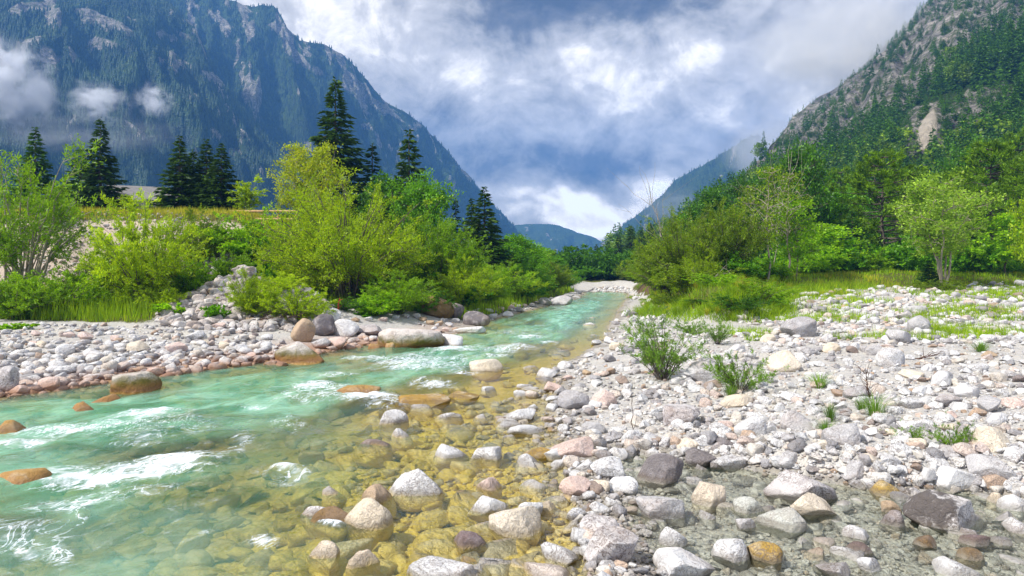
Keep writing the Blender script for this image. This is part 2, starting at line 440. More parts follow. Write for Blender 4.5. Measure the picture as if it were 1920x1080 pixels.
M_RAIL = plain_mat('fence_wood', (.36, .22, .09), (.58, .40, .20), 6, .8)
M_ROOTS = plain_mat('dark_twigs', (.035, .02, .015), (.12, .06, .04), 10, .9)
M_RED = plain_mat('red_wood', (.30, .03, .02), (.50, .10, .05), 10, .8)

# ------------------------------------------------------------------ ground sheet
ny1 = np.arange(-6, 3, .3)
ny2 = 3 * 1.0085 ** np.arange(0, 380)
ny3 = ny2[-1] * 1.05 ** np.arange(1, 92)
gy = np.concatenate([ny1, ny2, ny3])
gt = np.linspace(-1, 1, 600)
gs = .42 * gt + .58 * gt ** 3
GX = gs[None] * (22 + 1.05 * np.maximum(gy, 0))[:, None] + np.clip(gy, 0, 8)[:, None] * .2
GY = np.repeat(gy[:, None], len(gt), 1)
GZ, GG = terrain(GX, GY)
link('ground', mesh('ground', np.stack([GX, GY, GZ], -1).reshape(-1, 3), grid_faces(*GX.shape), ground_mat(), attrs={'grass': GG.ravel()}))['kind'] = 'structure'

# ------------------------------------------------------------------ river
FOAM = [(250, 800, 230, 36, -4, .42), (190, 935, 240, 26, -6, .46), (60, 1010, 130, 46, -10, .46), (420, 850, 90, 30, -14, .40), (610, 738, 150, 26, 2, .46), (800, 680, 160, 22, 0, .46), (930, 655, 120, 12, 0, .45), (520, 905, 70, 40, 10, .36), (980, 625, 80, 6, 0, .4), (215, 888, 190, 20, -5, .92), (110, 905, 80, 14, -4, .8), (330, 862, 90, 16, -8, .8), (120, 805, 140, 13, -2, .65), (280, 779, 80, 11, -4, .85), (40, 825, 90, 10, 0, .6),
        (150, 965, 14, 30, 8, .7), (115, 1030, 26, 30, 20, .65), (30, 990, 60, 16, -4, .4), (495, 1022, 34, 18, 0, .6), (545, 888, 40, 12, 8, .8), (450, 828, 44, 18, -20, .45), (545, 795, 14, 24, 0, .5),
        (590, 725, 50, 11, 0, .9), (690, 752, 66, 16, 6, .95), (640, 702, 60, 8, 0, .55), (760, 682, 70, 10, 0, .75), (850, 656, 56, 8, 0, .8), (960, 652, 60, 7, 0, .6),
        (990, 632, 40, 4, 0, .7), (870, 700, 44, 8, 0, .5), (810, 722, 56, 9, 0, .6), (560, 668, 0.1, 1, 0, 0), (690, 672, 60, 6, 0, .65), (1030, 640, 30, 4, 0, .5), (930, 668, 40, 6, 0, .6),
        (385, 1000, 40, 16, -10, .3), (620, 985, 60, 7, 12, .55), (260, 840, 120, 8, -3, .4), (470, 760, 60, 8, 0, .4), (1020, 610, 50, 3, 0, .4), (740, 640, 40, 4, 0, .4)]
wy = np.concatenate([np.arange(-5, 3.4, .15), 3.4 * 1.0062 ** np.arange(0, 478)])
xa = xl(wy) - 1.3
xb = xr(wy) + .9 + 10.5 * ss(9.2, 8.2, wy)
wt = np.linspace(0, 1, 460)
WX = xa[:, None] + (xb - xa)[:, None] * wt[None]
WY = np.repeat(wy[:, None], 460, 1)
bz = terrain(WX, WY)[0]
depth = np.clip(-bz, 0, 2)
tt = (WX - xl(WY)) / np.maximum(xr(WY) - xl(WY), .5)
fu, fv = tt * 9, WY * 1.0
wpx = HX + FPX * WX / np.maximum(WY, 2); wpy = HY + FPX * CH / np.maximum(WY, 2)
foam = np.zeros_like(WX)
wob = fb2(fu, fv, .9, 3, 4.4)
for cx, cy, rx, ry, an, s in FOAM:
    a = math.radians(an); dx, dy = wpx - cx, wpy - cy + wob * ry * .8
    u = dx * math.cos(a) + dy * math.sin(a); v = -dx * math.sin(a) + dy * math.cos(a)
    foam = np.maximum(foam, s * np.exp(-(u / rx) ** 2 - (v / ry) ** 2))
qq = (xr(WY) - WX) / shoal(WY)
inr = ss(.0, .12, tt) * ss(.5, 1.3, qq)
foam = np.maximum(foam, inr * .22 * ss(.18, .4, depth))
calm = 1 - .75 * ss(1.4, .3, qq)
wz = (fbm(np.stack([fu.ravel() * 1.1, fv.ravel() * .8, np.full(fu.size, .2)], 1), 4).reshape(WX.shape) * .105 * inr
      + fbm(np.stack([fu.ravel() * 3.1, fv.ravel() * 2.2, np.full(fu.size, 2.2)], 1), 3).reshape(WX.shape) * .022 * calm * ss(0, .1, depth)
      + foam * (.075 + .10 * fbm(np.stack([fu.ravel() * 5, fv.ravel() * 3.5, np.full(fu.size, 7.)], 1), 3).reshape(WX.shape)) * ss(40, 12, WY))
turb = 1 - np.exp(-depth * 2.6)
pt = fb2(fu, fv, .55, 3, 21.0)
turb = turb * (.22 + .78 * ss(.6, 1.6, qq)) * np.clip(.66 + 1.4 * pt, .06, 1.0) * (.68 + .32 * ss(5.0, 8.0, WY)) + .35 * ss(16, 32, WY) * ss(0, .15, depth)

def water_mat():
    m, nt = newmat('river_water')
    tb = attr(nt, 'turb').outputs['Fac']; fo = attr(nt, 'foam').outputs['Fac']; fl = attr(nt, 'flow').outputs['Vector']
    pos = nd(nt, 'ShaderNodeNewGeometry').outputs['Position']
    ml = nd(nt, 'ShaderNodeMapping', {0: fl, 'Scale': (1.0, .55, 1)}).outputs[0]
    n1 = noise(nt, ml, 2.6, 7, .68, 1.4); n2 = noise(nt, ml, 9.0, 5, .7, .8); n3 = noise(nt, ml, 1.0, 4, .6, .8)
    fm = mth(nt, 'ADD', mth(nt, 'MULTIPLY', fo, .95), mth(nt, 'MULTIPLY', mth(nt, 'ADD', .12, fo), mth(nt, 'ADD', mth(nt, 'MULTIPLY', mth(nt, 'SUBTRACT', n1, .5), 2.4), mth(nt, 'MULTIPLY', mth(nt, 'SUBTRACT', n2, .5), 2.2))))
    n5 = noise(nt, ml, 3.4, 4, .6, 2.2)
    fil = mth(nt, 'MULTIPLY', maprange(nt, mth(nt, 'ABSOLUTE', mth(nt, 'SUBTRACT', n5, .5)), .035, .0), maprange(nt, fo, .1, .5))
    fm = mth(nt, 'ADD', fm, mth(nt, 'MULTIPLY', fil, .45))
    foam = maprange(nt, fm, .26, 1.05)
    tc = mixc(nt, tb, (.96, .98, .93), (.78, .97, .76))
    tr = nd(nt, 'ShaderNodeBsdfTransparent', {0: tc})
    dc = mixc(nt, maprange(nt, n3, .35, .7), (.11, .46, .24), (.36, .72, .52))
    df = nd(nt, 'ShaderNodeBsdfDiffuse', {0: dc})
    tm = mth(nt, 'MULTIPLY', tb, maprange(nt, n3, .3, .75, .55, 1.0))
    body = nd(nt, 'ShaderNodeMixShader', {0: tm, 1: tr.outputs[0], 2: df.outputs[0]})
    rip = noise(nt, ml, 5.0, 5, .6, .6)
    rip2 = noise(nt, pos, 14.0, 3, .5, .3)
    bmp = nd(nt, 'ShaderNodeBump', {'Height': mth(nt, 'ADD', rip, mth(nt, 'MULTIPLY', rip2, .25)), 'Strength': .85, 'Distance': .06})
    fr = nd(nt, 'ShaderNodeFresnel', {'IOR': 1.33, 'Normal': bmp.outputs[0]}).outputs[0]
    gl = nd(nt, 'ShaderNodeBsdfGlossy', {0: (1, 1, 1, 1), 'Roughness': .16, 'Normal': bmp.outputs[0]})
    su = nd(nt, 'ShaderNodeMixShader', {0: mth(nt, 'MULTIPLY', fr, .8), 1: body.outputs[0], 2: gl.outputs[0]})
    wd = nd(nt, 'ShaderNodeBsdfDiffuse', {0: (.80, .86, .92, 1)})
    out = nd(nt, 'ShaderNodeMixShader', {0: mth(nt, 'MULTIPLY', foam, .93), 1: su.outputs[0], 2: wd.outputs[0]})
    nd(nt, 'ShaderNodeOutputMaterial', {0: out.outputs[0]})
    return m
wm = mesh('river', np.stack([WX, WY, wz], -1).reshape(-1, 3), grid_faces(*WX.shape), water_mat(),
          attrs={'turb': turb.ravel(), 'foam': foam.ravel(), 'flow': np.stack([fu.ravel(), fv.ravel(), np.zeros(fu.size)], 1)})
link('river', wm)['kind'] = 'structure'

# ------------------------------------------------------------------ rocks
def ico(n):
    bm = bmesh.new(); bmesh.ops.create_icosphere(bm, subdivisions=n, radius=1)
    V = np.array([v.co[:] for v in bm.verts]); Fq = np.array([[v.index for v in f.verts] for f in bm.faces]); bm.free()
    return V, Fq
ICO = {k: ico(k) for k in (2, 3, 4, 5)}

def rock_shape(level, seed, cuts=13, ang=.85, rough=.035, near=.50):
    r = np.random.default_rng(seed)
    V, Fq = ICO[level]
    V = V * (1 + .16 * fbm(V * 1.1 + r.uniform(0, 90, 3), 2))[:, None]
    for _ in range(cuts):
        n = r.normal(size=3); n /= np.linalg.norm(n)
        ov = V @ n - r.uniform(near, .84)
        V = V - n * np.where(ov > 0, ov * ang, 0)[:, None]
    nn = V / np.linalg.norm(V, axis=1, keepdims=True)
    V = V + nn * (rough * fbm(V * 4 + r.uniform(0, 90, 3), 3))[:, None] + nn * (rough * .35 * fbm(V * 13 + 3, 2))[:, None]
    lo, hi = V.min(0), V.max(0)
    return (V - (lo + hi) / 2) / ((hi - lo) / 2), Fq

PROTO4 = [rock_shape(4, 100 + k, 9 + k % 7, .9 + .011 * (k % 9), .04, .42) for k in range(14)]
PROTO3 = [rock_shape(3, 300 + k, 10 + k % 7, 1.0, .04, .40) for k in range(12)]
PROTO2 = [rock_shape(2, 500 + k, 10, .98, .02, .38) for k in range(10)]
RMESH = {}
def rock_data(k, var):
    if (k, var) not in RMESH: RMESH[(k, var)] = mesh('rock', *PROTO4[k], RM[var])
    return RMESH[(k, var)]

TAKEN = []          # (px, py, half width) of every rock placed one by one
def put_rock(px, py, w, h, var, label, seed=None, name='boulder', group='boulders and cobbles of the riverbed', tilt=None, sink=.28, own=True, cuts=11, ang=.85, wz=False):
    """px,py: middle of the stone in the picture; w,h: its size there; it is stood on the bed under its lower edge"""
    g = ground_at(px, py + h * .36)[0]
    Y = g[1]
    if g[2] < -.015 or wz:                                # stands in water: where the line meets the surface
        Y = CH * FPX / max(py + h * .38 - HY, 8)
    rw = w / FPX * Y / 2; rh = h / FPX * Y / 2
    X = (px - HX) / FPX * Y
    rd = rw * .8
    Y += rd * .55
    gz = float(H(X, Y)[0])
    zc = CH + (HY - py) / FPX * Y
    top = zc + rh * .97
    bot = min(gz - rh * sink, zc - rh)
    hz = max((top - bot) / 2, rh * .8)
    if hz > rh: k_ = 1 + .3 * min(hz / rh - 1, 1.6); rw *= k_; rd *= k_
    if hz > 1.35 * rw: rd *= hz / 1.35 / rw; rw = hz / 1.35
    sd = seed if seed is not None else int(px * 7 + py * 13)
    r = random.Random(sd)
    if own:
        V, Fq = rock_shape(5 if w > 60 else 4, sd, cuts, ang)
        me = mesh('rock', V, Fq, RM[var])
    else:
        me = rock_data(r.randrange(14), var)
    o = link(name, me, None, (X, Y, top - hz))
    o.scale = (rw, rd, hz)
    a = math.radians(tilt if tilt is not None else r.uniform(-9, 9))
    o.rotation_euler = (r.uniform(-.12, .12), a, r.uniform(-.35, .35))
    tag(o, label, 'rock', group)
    TAKEN.append((px, py, w / 2))
    return o

HERO = [  # px, py, w, h, variant, short name, full label, extras
 (779, 903, 92, 54, 'white', 'the domed white boulder in the shallows', 'large domed whitish boulder standing alone in the yellow shallows', {}),
 (688, 961, 84, 60, 'cream', 'the egg-shaped cream boulder', 'egg-shaped cream boulder in shallow water with an ochre waterline', {'cuts': 4, 'ang': .6}),
 (708, 928, 50, 32, 'tan', None, 'angular orange-tan rock tucked behind the egg-shaped cream boulder', {'tilt': 18}),
 (598, 958, 34, 26, 'white', None, 'small white pointed stone beside dark brown river weed', {'tilt': -20}),
 (622, 968, 58, 34, 'brown', None, 'dark brown weed-covered rock between the white point and the egg-shaped boulder', {}),
 (918, 944, 66, 34, 'white', None, 'flat-bottomed white cobble in shallows behind the pitted beige boulder', {}),
 (845, 847, 52, 24, 'white', None, 'low flat white stone in the shallows behind the domed boulder', {}),
 (912, 851, 56, 26, 'white', 'the pointed pale stone', 'pale grey-white pointed stone next to the low flat one in the shallows', {}),
 (968, 979, 90, 58, 'cream', 'the pitted beige boulder', 'pitted beige boulder with dark right edge lying in yellow shallows', {'cuts': 15}),
 (990, 952, 40, 34, 'white', None, 'small white angular stone perched behind the pitted beige boulder', {'tilt': 25}),
 (885, 1012, 50, 30, 'purple', 'the dark mottled stone', 'small dark mottled stone in front of the pitted beige boulder', {}),
 (826, 1074, 112, 40, 'white', 'the flat white slab at the bottom', 'broad flat white boulder cut off by the bottom of the picture', {}),
 (917, 907, 40, 28, 'pink', None, 'small round pinkish stone in the shallows behind the flat-bottomed white cobble', {}),
 (1008, 850, 52, 20, 'ochre', None, 'flat ochre stone awash in the shallows beside the gravel edge', {}),
 (736, 782, 46, 30, 'white', 'the white-peaked ochre rock', 'ochre rock with a bright white peak breaking the mid river', {'tilt': 14}),
 (790, 750, 86, 20, 'ochre', None, 'long low ochre rock just breaking the water in midstream', {}),
 (911, 686, 52, 26, 'cream', 'the lone midstream stone', 'lone cream and ochre stone midstream among white ripples', {}),
 (975, 778, 66, 22, 'white', None, 'flat white stone in the shallows near the grey-white shore boulder', {}),
 (1076, 751, 62, 44, 'grey', 'the grey-white shore boulder', 'blocky grey-white boulder at the edge of the shallows', {}),
 (1038, 727, 36, 22, 'pink', None, 'small pinkish stone in the water behind the grey-white shore boulder', {}),
 (698, 832, 50, 16, 'dark', None, 'thin dark rock barely above the green water', {'tilt': 10}),
 (660, 730, 70, 18, 'ochre', None, 'ochre rock with water pouring over it below the rapids', {}),
 (870, 741, 52, 14, 'ochre', None, 'low ochre rock right beside the long low one in midstream', {}),
 (1142, 1068, 40, 30, 'grey', None, 'small grey stone below the big grey streaked boulder at the bottom', {}),
 (240, 717, 74, 42, 'mossy', 'the whitish left-shore boulder', 'whitish boulder with a mossy end at the left shore waterline', {}),
 (85, 723, 46, 34, 'pink', None, 'rounded pinkish boulder in the brown stones of the left shore', {}),
 (30, 733, 44, 26, 'pink', None, 'rust-brown boulder at the water by the left picture edge', {}),
 (4, 715, 34, 60, 'streak', None, 'tall pale boulder cut off by the left picture edge', {}),
 (560, 663, 88, 40, 'mossy', 'the white mossy-footed boulder', 'big white boulder with an orange mossy foot on the left shore', {}),
 (764, 634, 118, 46, 'mossy', 'the long mossy slab', 'long pale slab boulder with moss and dark cracks at the left shore', {'cuts': 16}),
 (838, 638, 50, 24, 'white', None, 'flat white boulder at the end of the long mossy slab', {}),
 (563, 622, 52, 52, 'tan', 'the upright tan boulder', 'upright rounded tan boulder under the willow branches', {'cuts': 4, 'ang': .6, 'tilt': -14}),
 (604, 612, 44, 50, 'dark', None, 'black wet boulder next to the upright tan one', {}),
 (645, 617, 56, 38, 'white', 'the white willow-foot boulder', 'white and rust boulder below the big yellow willow', {}),
 (600, 645, 42, 24, 'grey', None, 'low greyish boulder in front of the black wet boulder', {}),
 (630, 645, 40, 28, 'pink', None, 'reddish-brown boulder in front of the white willow-foot boulder', {}),
 (690, 620, 54, 26, 'streak', None, 'cracked dark and white boulder between willow and long mossy slab', {}),
 (706, 649, 26, 14, 'ochre', None, 'small orange stone in front of the long mossy slab', {}),
 (733, 648, 22, 16, 'ochre', None, 'small white-topped orange stone in front of the long mossy slab', {}),
 (620, 592, 40, 30, 'white', None, 'white boulder under red driftwood below the willow', {}),
 (893, 599, 54, 34, 'dark', 'the mossy dark boulder', 'dark grey mossy-sided boulder at the left waterline upstream', {}),
 (818, 578, 66, 44, 'brown', None, 'big dark brown slanted boulder under the green bushes', {'tilt': 22}),
 (850, 584, 40, 34, 'dark', None, 'dark shaded boulder beside a stump under the green bushes', {}),
 (880, 620, 60, 14, 'white', None, 'low pale ledge rock in front of the mossy dark boulder', {}),
 (1054, 564, 46, 20, 'grey', 'the far grey boulder', 'large grey boulder on the far left shore near the bend', {}),
 (1022, 566, 26, 16, 'grey', None, 'smaller grey boulder beside the far grey one near the bend', {}),
 (20, 797, 38, 24, 'ochre', None, 'jagged bright orange rock in the water at the left picture edge', {}),
 (148, 763, 42, 22, 'ochre', None, 'orange wet rock in the water off the left shore', {}),
 (192, 747, 50, 18, 'ochre', None, 'white and orange stone in the water below the whitish left-shore boulder', {}),
 (16, 897, 56, 36, 'ochre', 'the water-washed ochre rock', 'round ochre rock with white water breaking beside it', {}),
 (1240, 880, 96, 60, 'dark', 'the dark rugged boulder', 'dark rugged brown-grey boulder leaning among white cobbles', {'tilt': -18, 'cuts': 15}),
 (1141, 880, 66, 50, 'white', 'the rounded white shore boulder', 'rounded white boulder with black specks next to the dark rugged boulder', {}),
 (1080, 915, 62, 46, 'pink', 'the pinkish shore boulder', 'smooth pinkish boulder at the edge of the yellow shallows', {}),
 (1334, 925, 68, 52, 'cream', 'the cream triangular boulder', 'cream triangular boulder with a peaked top in the side pool', {'ang': .98, 'cuts': 8}),
 (1514, 915, 124, 62, 'streak', 'the long grey boulder', 'long grey boulder with dark stains at the back of the pool', {'tilt': 8}),
 (1530, 946, 78, 48, 'cream', None, 'angular cream boulder leaning in front of the long grey boulder', {'ang': .98}),
 (1786, 962, 132, 80, 'patina', 'the big two-toned boulder', 'biggest boulder by the pool, dark brown skin over white stone', {'cuts': 8, 'tilt': 8}),
 (1798, 901, 76, 58, 'white', 'the round white boulder', 'round white-grey boulder behind the big two-toned boulder', {'cuts': 6}),
 (1872, 879, 84, 52, 'grey', 'the ridged grey boulder', 'ridged grey boulder near the right picture edge', {}),
 (1872, 826, 64, 54, 'cream', 'the cream boulder by the right edge', 'smooth cream boulder near the right picture edge behind the ridged grey one', {'cuts': 6}),
 (1910, 852, 40, 30, 'white', None, 'white stone at the right picture edge between cream and grey boulders', {}),
 (1440, 1037, 56, 42, 'ochre', 'the golden-brown stone', 'golden-brown rounded stone standing in the clear pool', {}),
 (1286, 1060, 116, 70, 'white', 'the layered white slab', 'large layered white slab at the bottom of the picture', {'cuts': 16, 'ang': .95}),
 (1150, 1030, 104, 82, 'streak', 'the big streaked boulder', 'big grey boulder with dark streaks at the bottom beside the shallows', {'cuts': 14}),
 (1130, 990, 84, 40, 'streak', None, 'rough purplish-grey boulder just behind the big streaked boulder', {}),
 (1240, 951, 88, 46, 'grey', 'the faceted grey-white rock', 'faceted grey-white rock on gravel between the cream triangle and the shallows', {'cuts': 14}),
 (1375, 1030, 66, 50, 'white', None, 'whitish angular rock between the layered slab and the golden-brown stone', {}),
 (1265, 1007, 50, 40, 'white', None, 'rounded blue-white stone behind the layered white slab', {'cuts': 5}),
 (1680, 972, 44, 36, 'dark', None, 'dark grey stone in the pool left of the big two-toned boulder', {}),
 (1745, 1015, 42, 22, 'brown', None, 'flat olive-brown stone under the pool surface', {}),
 (1833, 1012, 50, 24, 'purple', None, 'flat dark purple-brown stone in the pool', {}),
 (1823, 1039, 40, 24, 'brown', None, 'rounded golden-brown stone low in the pool near the bottom right', {}),
 (1615, 1026, 48, 22, 'purple', None, 'flat dark red-brown stone in the middle of the pool', {}),
 (1806, 1068, 74, 32, 'white', 'the white pool boulder', 'smooth white boulder in the pool at the bottom', {}),
 (1635, 1058, 42, 30, 'white', None, 'round pale stone in the pool below the flat red-brown stone', {}),
 (1610, 998, 44, 28, 'white', None, 'small white pointed stone in the pool beside the dark grey stone', {}),
 (1470, 975, 86, 44, 'palewet', None, 'flat pale block half under water in front of the long grey boulder', {}),
 (1408, 948, 56, 30, 'palewet', None, 'smooth pale blue-grey stone under the pool surface', {}),
 (1665, 918, 48, 30, 'ochre', None, 'ochre-brown angular stone at the back edge of the pool', {}),
 (1712, 925, 40, 28, 'patina', None, 'dark-edged stone between ochre stone and big two-toned boulder', {}),
 (1582, 815, 66, 52, 'grey', 'the grey wedge boulder', 'grey wedge-shaped boulder amid white cobbles behind the grass tuft', {}),
 (1500, 790, 70, 42, 'grey', None, 'grooved grey boulder beside the grey wedge boulder', {}),
 (1452, 850, 0, 0, 'white', None, '', {}),
 (1676, 672, 54, 42, 'white', 'the pale barrel boulder', 'pale barrel-shaped boulder beside the reddish driftwood', {'cuts': 5}),
 (1474, 680, 62, 46, 'cream', 'the rounded cream boulder', 'rounded cream-white boulder between the two gravel shrubs and the grass tufts', {'cuts': 5}),
 (1322, 696, 72, 56, 'grey', 'the grey boulder by the willow shrub', 'grey-white boulder right behind the foot of the willow shrub', {}),
 (1505, 615, 68, 46, 'grey', 'the grey boulder under the bank', 'big pale grey boulder in front of the grassy bank corner', {}),
 (1730, 610, 44, 38, 'grey', 'the upright grey bank stone', 'upright grey boulder on the upper gravel among grass', {}),
 (1690, 633, 46, 32, 'grey', None, 'grey boulder with dark face in front of the upright grey bank stone', {}),
 (1612, 738, 48, 30, 'grey', None, 'grey flat boulder in the white cobbles left of the rooty weed', {}),
 (1385, 752, 60, 28, 'cream', None, 'yellowish-white flat stone in front of the second gravel shrub', {}),
 (1280, 780, 78, 50, 'streak', 'the weathered white boulder', 'weathered white boulder with rusty stains amid cobbles', {}),
 (1180, 835, 0, 0, 'white', None, '', {}),
 (1410, 800, 60, 44, 'white', 'the chalky boulder', 'chalky white boulder in the middle of the gravel bar', {}),
 (1075, 842, 96, 36, 'pink', 'the long pinkish rock', 'long pinkish rock at the water edge behind the pinkish shore boulder', {}),
 (1905, 755, 44, 22, 'pink', None, 'salmon-pink flat rock at the right picture edge', {}),
 (1820, 735, 46, 30, 'white', None, 'bright white flat boulder in front of the right-hand grass', {}),
 (1862, 760, 46, 36, 'grey', None, 'pale grey boulder near the salmon-pink rock', {}),
 (1695, 845, 44, 24, 'white', None, 'smooth white oval stone between grass tuft and round white boulder', {'cuts': 4}),
 (1632, 860, 30, 20, 'cream', None, 'small cream stone just left of the smooth white oval stone', {}),
]
HERO = [h for h in HERO if h[2] > 0]
LAND = []
for i, (px, py, w, h, var, short, label, ex) in enumerate(HERO):
    put_rock(px, py, w, h, var, label, seed=900 + i * 7, **ex)
    if short: LAND.append((px, py, short))

def in_poly(px, py, poly):
    poly = np.asarray(poly, float); ins = np.zeros(px.shape, bool)
    for i in range(len(poly)):
        ax, ay = poly[i]; bx, by = poly[(i + 1) % len(poly)]
        ins ^= ((ay > py) != (by > py)) & (px < (bx - ax) * (py - ay) / ((by - ay) if by != ay else 1e-9) + ax)
    return ins

RBAR = [(1125, 1080), (1085, 985), (1062, 900), (1030, 820), (1010, 760), (1040, 700), (1110, 655), (1150, 610), (1190, 570), (1230, 595), (1300, 622), (1440, 625), (1560, 590), (1700, 560), (1925, 556), (1925, 1080)]
LBAR = [(0, 742), (0, 640), (60, 622), (220, 628), (430, 628), (530, 650), (520, 676), (330, 700), (210, 738)]
MOUND = [(290, 560), (340, 500), (390, 482), (450, 480), (520, 515), (590, 560), (640, 600), (560, 625), (430, 622), (300, 612)]
LEDGE = [(560, 670), (640, 655), (860, 622), (930, 597), (1090, 556), (1040, 560), (900, 585), (760, 612), (650, 640)]
SHAL = [(560, 1078), (640, 880), (760, 800), (930, 740), (1010, 780), (1050, 900), (1090, 1078)]
REGNAME = {0: 'on the right gravel bar', 1: 'on the left gravel bar', 2: 'in the stone heap', 3: 'along the left waterline', 4: 'in the yellow shallows'}
COLW = {'white': 'white', 'pink': 'pinkish', 'cream': 'cream', 'grey': 'grey', 'dark': 'dark', 'tan': 'tan', 'purple': 'dark purplish', 'ochre': 'ochre'}
GEN = []
r_ = random.Random(77)
def gen(poly, n, wlo, whi, reg, weights):
    poly_ = np.array(poly); lo, hi = poly_.min(0), poly_.max(0)
    tries = 0; got = 0
    while got < n and tries < 6000:
        tries += 1
        x, y = r_.uniform(lo[0], hi[0]), r_.uniform(lo[1], hi[1])
        if not in_poly(np.array([x]), np.array([y]), poly)[0]: continue
        pers = .45 + .75 * min(max((y - 560) / 500, 0), 1) if reg == 0 else 1
        w = (wlo + (whi - wlo) * r_.random() ** 2.3) * pers
        if reg == 0 and r_.random() < .75 and in_poly(np.array([x]), np.array([y]), [(1150, 1085), (1250, 880), (1450, 872), (1600, 905), (1720, 985), (1925, 1005), (1925, 1085)])[0]: continue
        if any((x - a) ** 2 + ((y - b) * 1.45) ** 2 < (c * .86 + w * .43) ** 2 for a, b, c in TAKEN): continue
        var = r_.choices(list(weights), list(weights.values()))[0]
        h = w * r_.uniform(.5, .78)
        o = put_rock(x, y, w, h, var, None, seed=int(x * 31 + y * 17), name='cobble', own=False, group='boulders and cobbles of the riverbed')
        GEN.append((o, x, y, w, var, reg)); got += 1
WT = {'white': 56, 'grey': 20, 'pink': 5, 'cream': 15, 'dark': 2, 'tan': 3, 'purple': 1}
gen(RBAR, 122, 27, 70, 0, WT)
gen(LBAR, 34, 18, 46, 1, {'white': 55, 'pink': 25, 'cream': 8, 'grey': 12})
gen(MOUND, 26, 14, 32, 2, {'white': 35, 'grey': 30, 'pink': 12, 'tan': 15, 'cream': 8})
gen([(640, 600), (760, 592), (880, 580), (880, 606), (760, 622), (650, 640)], 12, 16, 34, 3, {'white': 30, 'grey': 30, 'pink': 15, 'tan': 15})
gen(LEDGE, 16, 14, 30, 3, {'white': 45, 'grey': 25, 'pink': 15, 'tan': 15})
gen(SHAL, 8, 18, 40, 4, {'white': 5, 'cream': 4, 'ochre': 2})
# words for each: colour and size, then the neighbour it lies beside; ordinals where that is still not enough
from collections import defaultdict
byl = defaultdict(list)
for o, x, y, w, var, reg in GEN:
    d, lx, ly, nm = min((math.hypot(x - a, (y - b) * 1.6), a, b, s) for a, b, s in LAND)
    dx, dy = x - lx, (y - ly) * 1.6
    rel = ('to the right of' if dx > 0 else 'to the left of') if abs(dx) > abs(dy) else ('in front of' if dy > 0 else 'behind')
    sz = 'small' if w < 24 else ('large' if w > 40 else 'mid-sized')
    byl[f'{sz} {COLW[var]} cobble {rel} {nm}'].append((d, o))
ORD = ['nearest', 'second nearest', 'third nearest', 'fourth nearest', 'fifth nearest', 'sixth nearest', 'seventh nearest', 'eighth nearest', 'ninth nearest', 'tenth nearest', 'eleventh nearest', 'twelfth nearest']
for lab, lst in byl.items():
    lst.sort(key=lambda t: t[0])
    for k, (d, o) in enumerate(lst):
        o['label'] = lab if len(lst) == 1 else f'{lab}, {ORD[min(k, 11)]}'

# the uncounted stones: cobbles, pebbles and the stones of the river bed
def px_scatter(n, poly, grow=0):
    poly = np.array(poly, float); lo, hi = poly.min(0), poly.max(0)
    q = rng.uniform(lo, hi, (int(n * 2.2), 2))
    q = q[in_poly(q[:, 0], q[:, 1], poly)][:n]
    return q
WR = [(1125, 1180), (1085, 985), (1062, 900), (1030, 820), (1005, 760), (1030, 700), (1110, 655), (1150, 610), (1182, 556), (1215, 556), (1235, 595), (1300, 622), (1440, 625), (1560, 590), (1700, 556), (2800, 545), (2800, 1180)]
WL = [(-340, 800), (-340, 615), (60, 605), (220, 612), (430, 612), (560, 650), (640, 640), (900, 580), (1095, 549), (1100, 553), (930, 599), (860, 628), (660, 658), (500, 684), (330, 706), (210, 742), (0, 752)]
def stones(name, label, q, szpx, protos, emb=.3, wmin=.012, wmax=.5, flat=.66, keep=None, mat=None):
    g = ground_at(q[:, 0], q[:, 1])
    if keep is not None:
        k = keep(g); g = g[k]; szpx = szpx[k]
    n = len(g)
    rad = np.clip(szpx * g[:, 1] / FPX / 2, wmin, wmax)
    scl = rad[:, None] * np.stack([rng.uniform(.85, 1.25, n), rng.uniform(.7, 1.0, n), rng.uniform(flat - .18, flat + .16, n)], 1)
    gz = H(g[:, 0], g[:, 1])
    pos = np.stack([g[:, 0], g[:, 1], gz + scl[:, 2] * (1 - 2 * emb)], 1)
    V, Fq = scatter(protos, rng.integers(0, len(protos), n), pos, scl, rng.uniform(0, 6.28, n), rng.uniform(-.35, .35, n))
    o = link(name, mesh(name, V, Fq, mat or M_COB))
    tag(o, label, 'stones', kind='stuff')
def notake(q):
    T = np.array(TAKEN)
    d = ((q[:, None, 0] - T[None, :, 0]) ** 2 + ((q[:, None, 1] - T[None, :, 1]) * 1.5) ** 2) < (T[None, :, 2] * .75) ** 2
    return q[~d.any(1)]
# gravel farther off shows smaller stones: size follows the picture height
POOL = [(1135, 1185), (1150, 1010), (1250, 880), (1450, 872), (1600, 905), (1720, 985), (1925, 1005), (2300, 1060), (2400, 1185)]
def thin(q, keep): return q[~in_poly(q[:, 0], q[:, 1], POOL) | (rng.random(len(q)) < keep)]
qa = thin(notake(px_scatter(8600, WR)), .3); pa = .42 + .85 * np.clip((qa[:, 1] - 560) / 500, 0, 1)
stones('cobbles', 'whitish cobbles packed over the right gravel bar', qa, (11 + 30 * rng.random(len(qa)) ** 2.6) * pa, PROTO3, .26)
qb = px_scatter(19500, WR); pb = .5 + .7 * np.clip((qb[:, 1] - 560) / 500, 0, 1)
stones('pebbles', 'small pale pebbles filling between the cobbles of the right gravel bar', qb, (3.5 + 8 * rng.random(len(qb)) ** 2) * pb, PROTO2, .22, .008)
qc = notake(px_scatter(6500, WL))
stones('left_gravel', 'pinkish white stones covering the left gravel bar', qc, (3.5 + 26 * rng.random(len(qc)) ** 3) * np.clip(.45 + (qc[:, 1] - 610) / 140, .45, 1.15), PROTO2, .24)
qd = px_scatter(1500, MOUND)
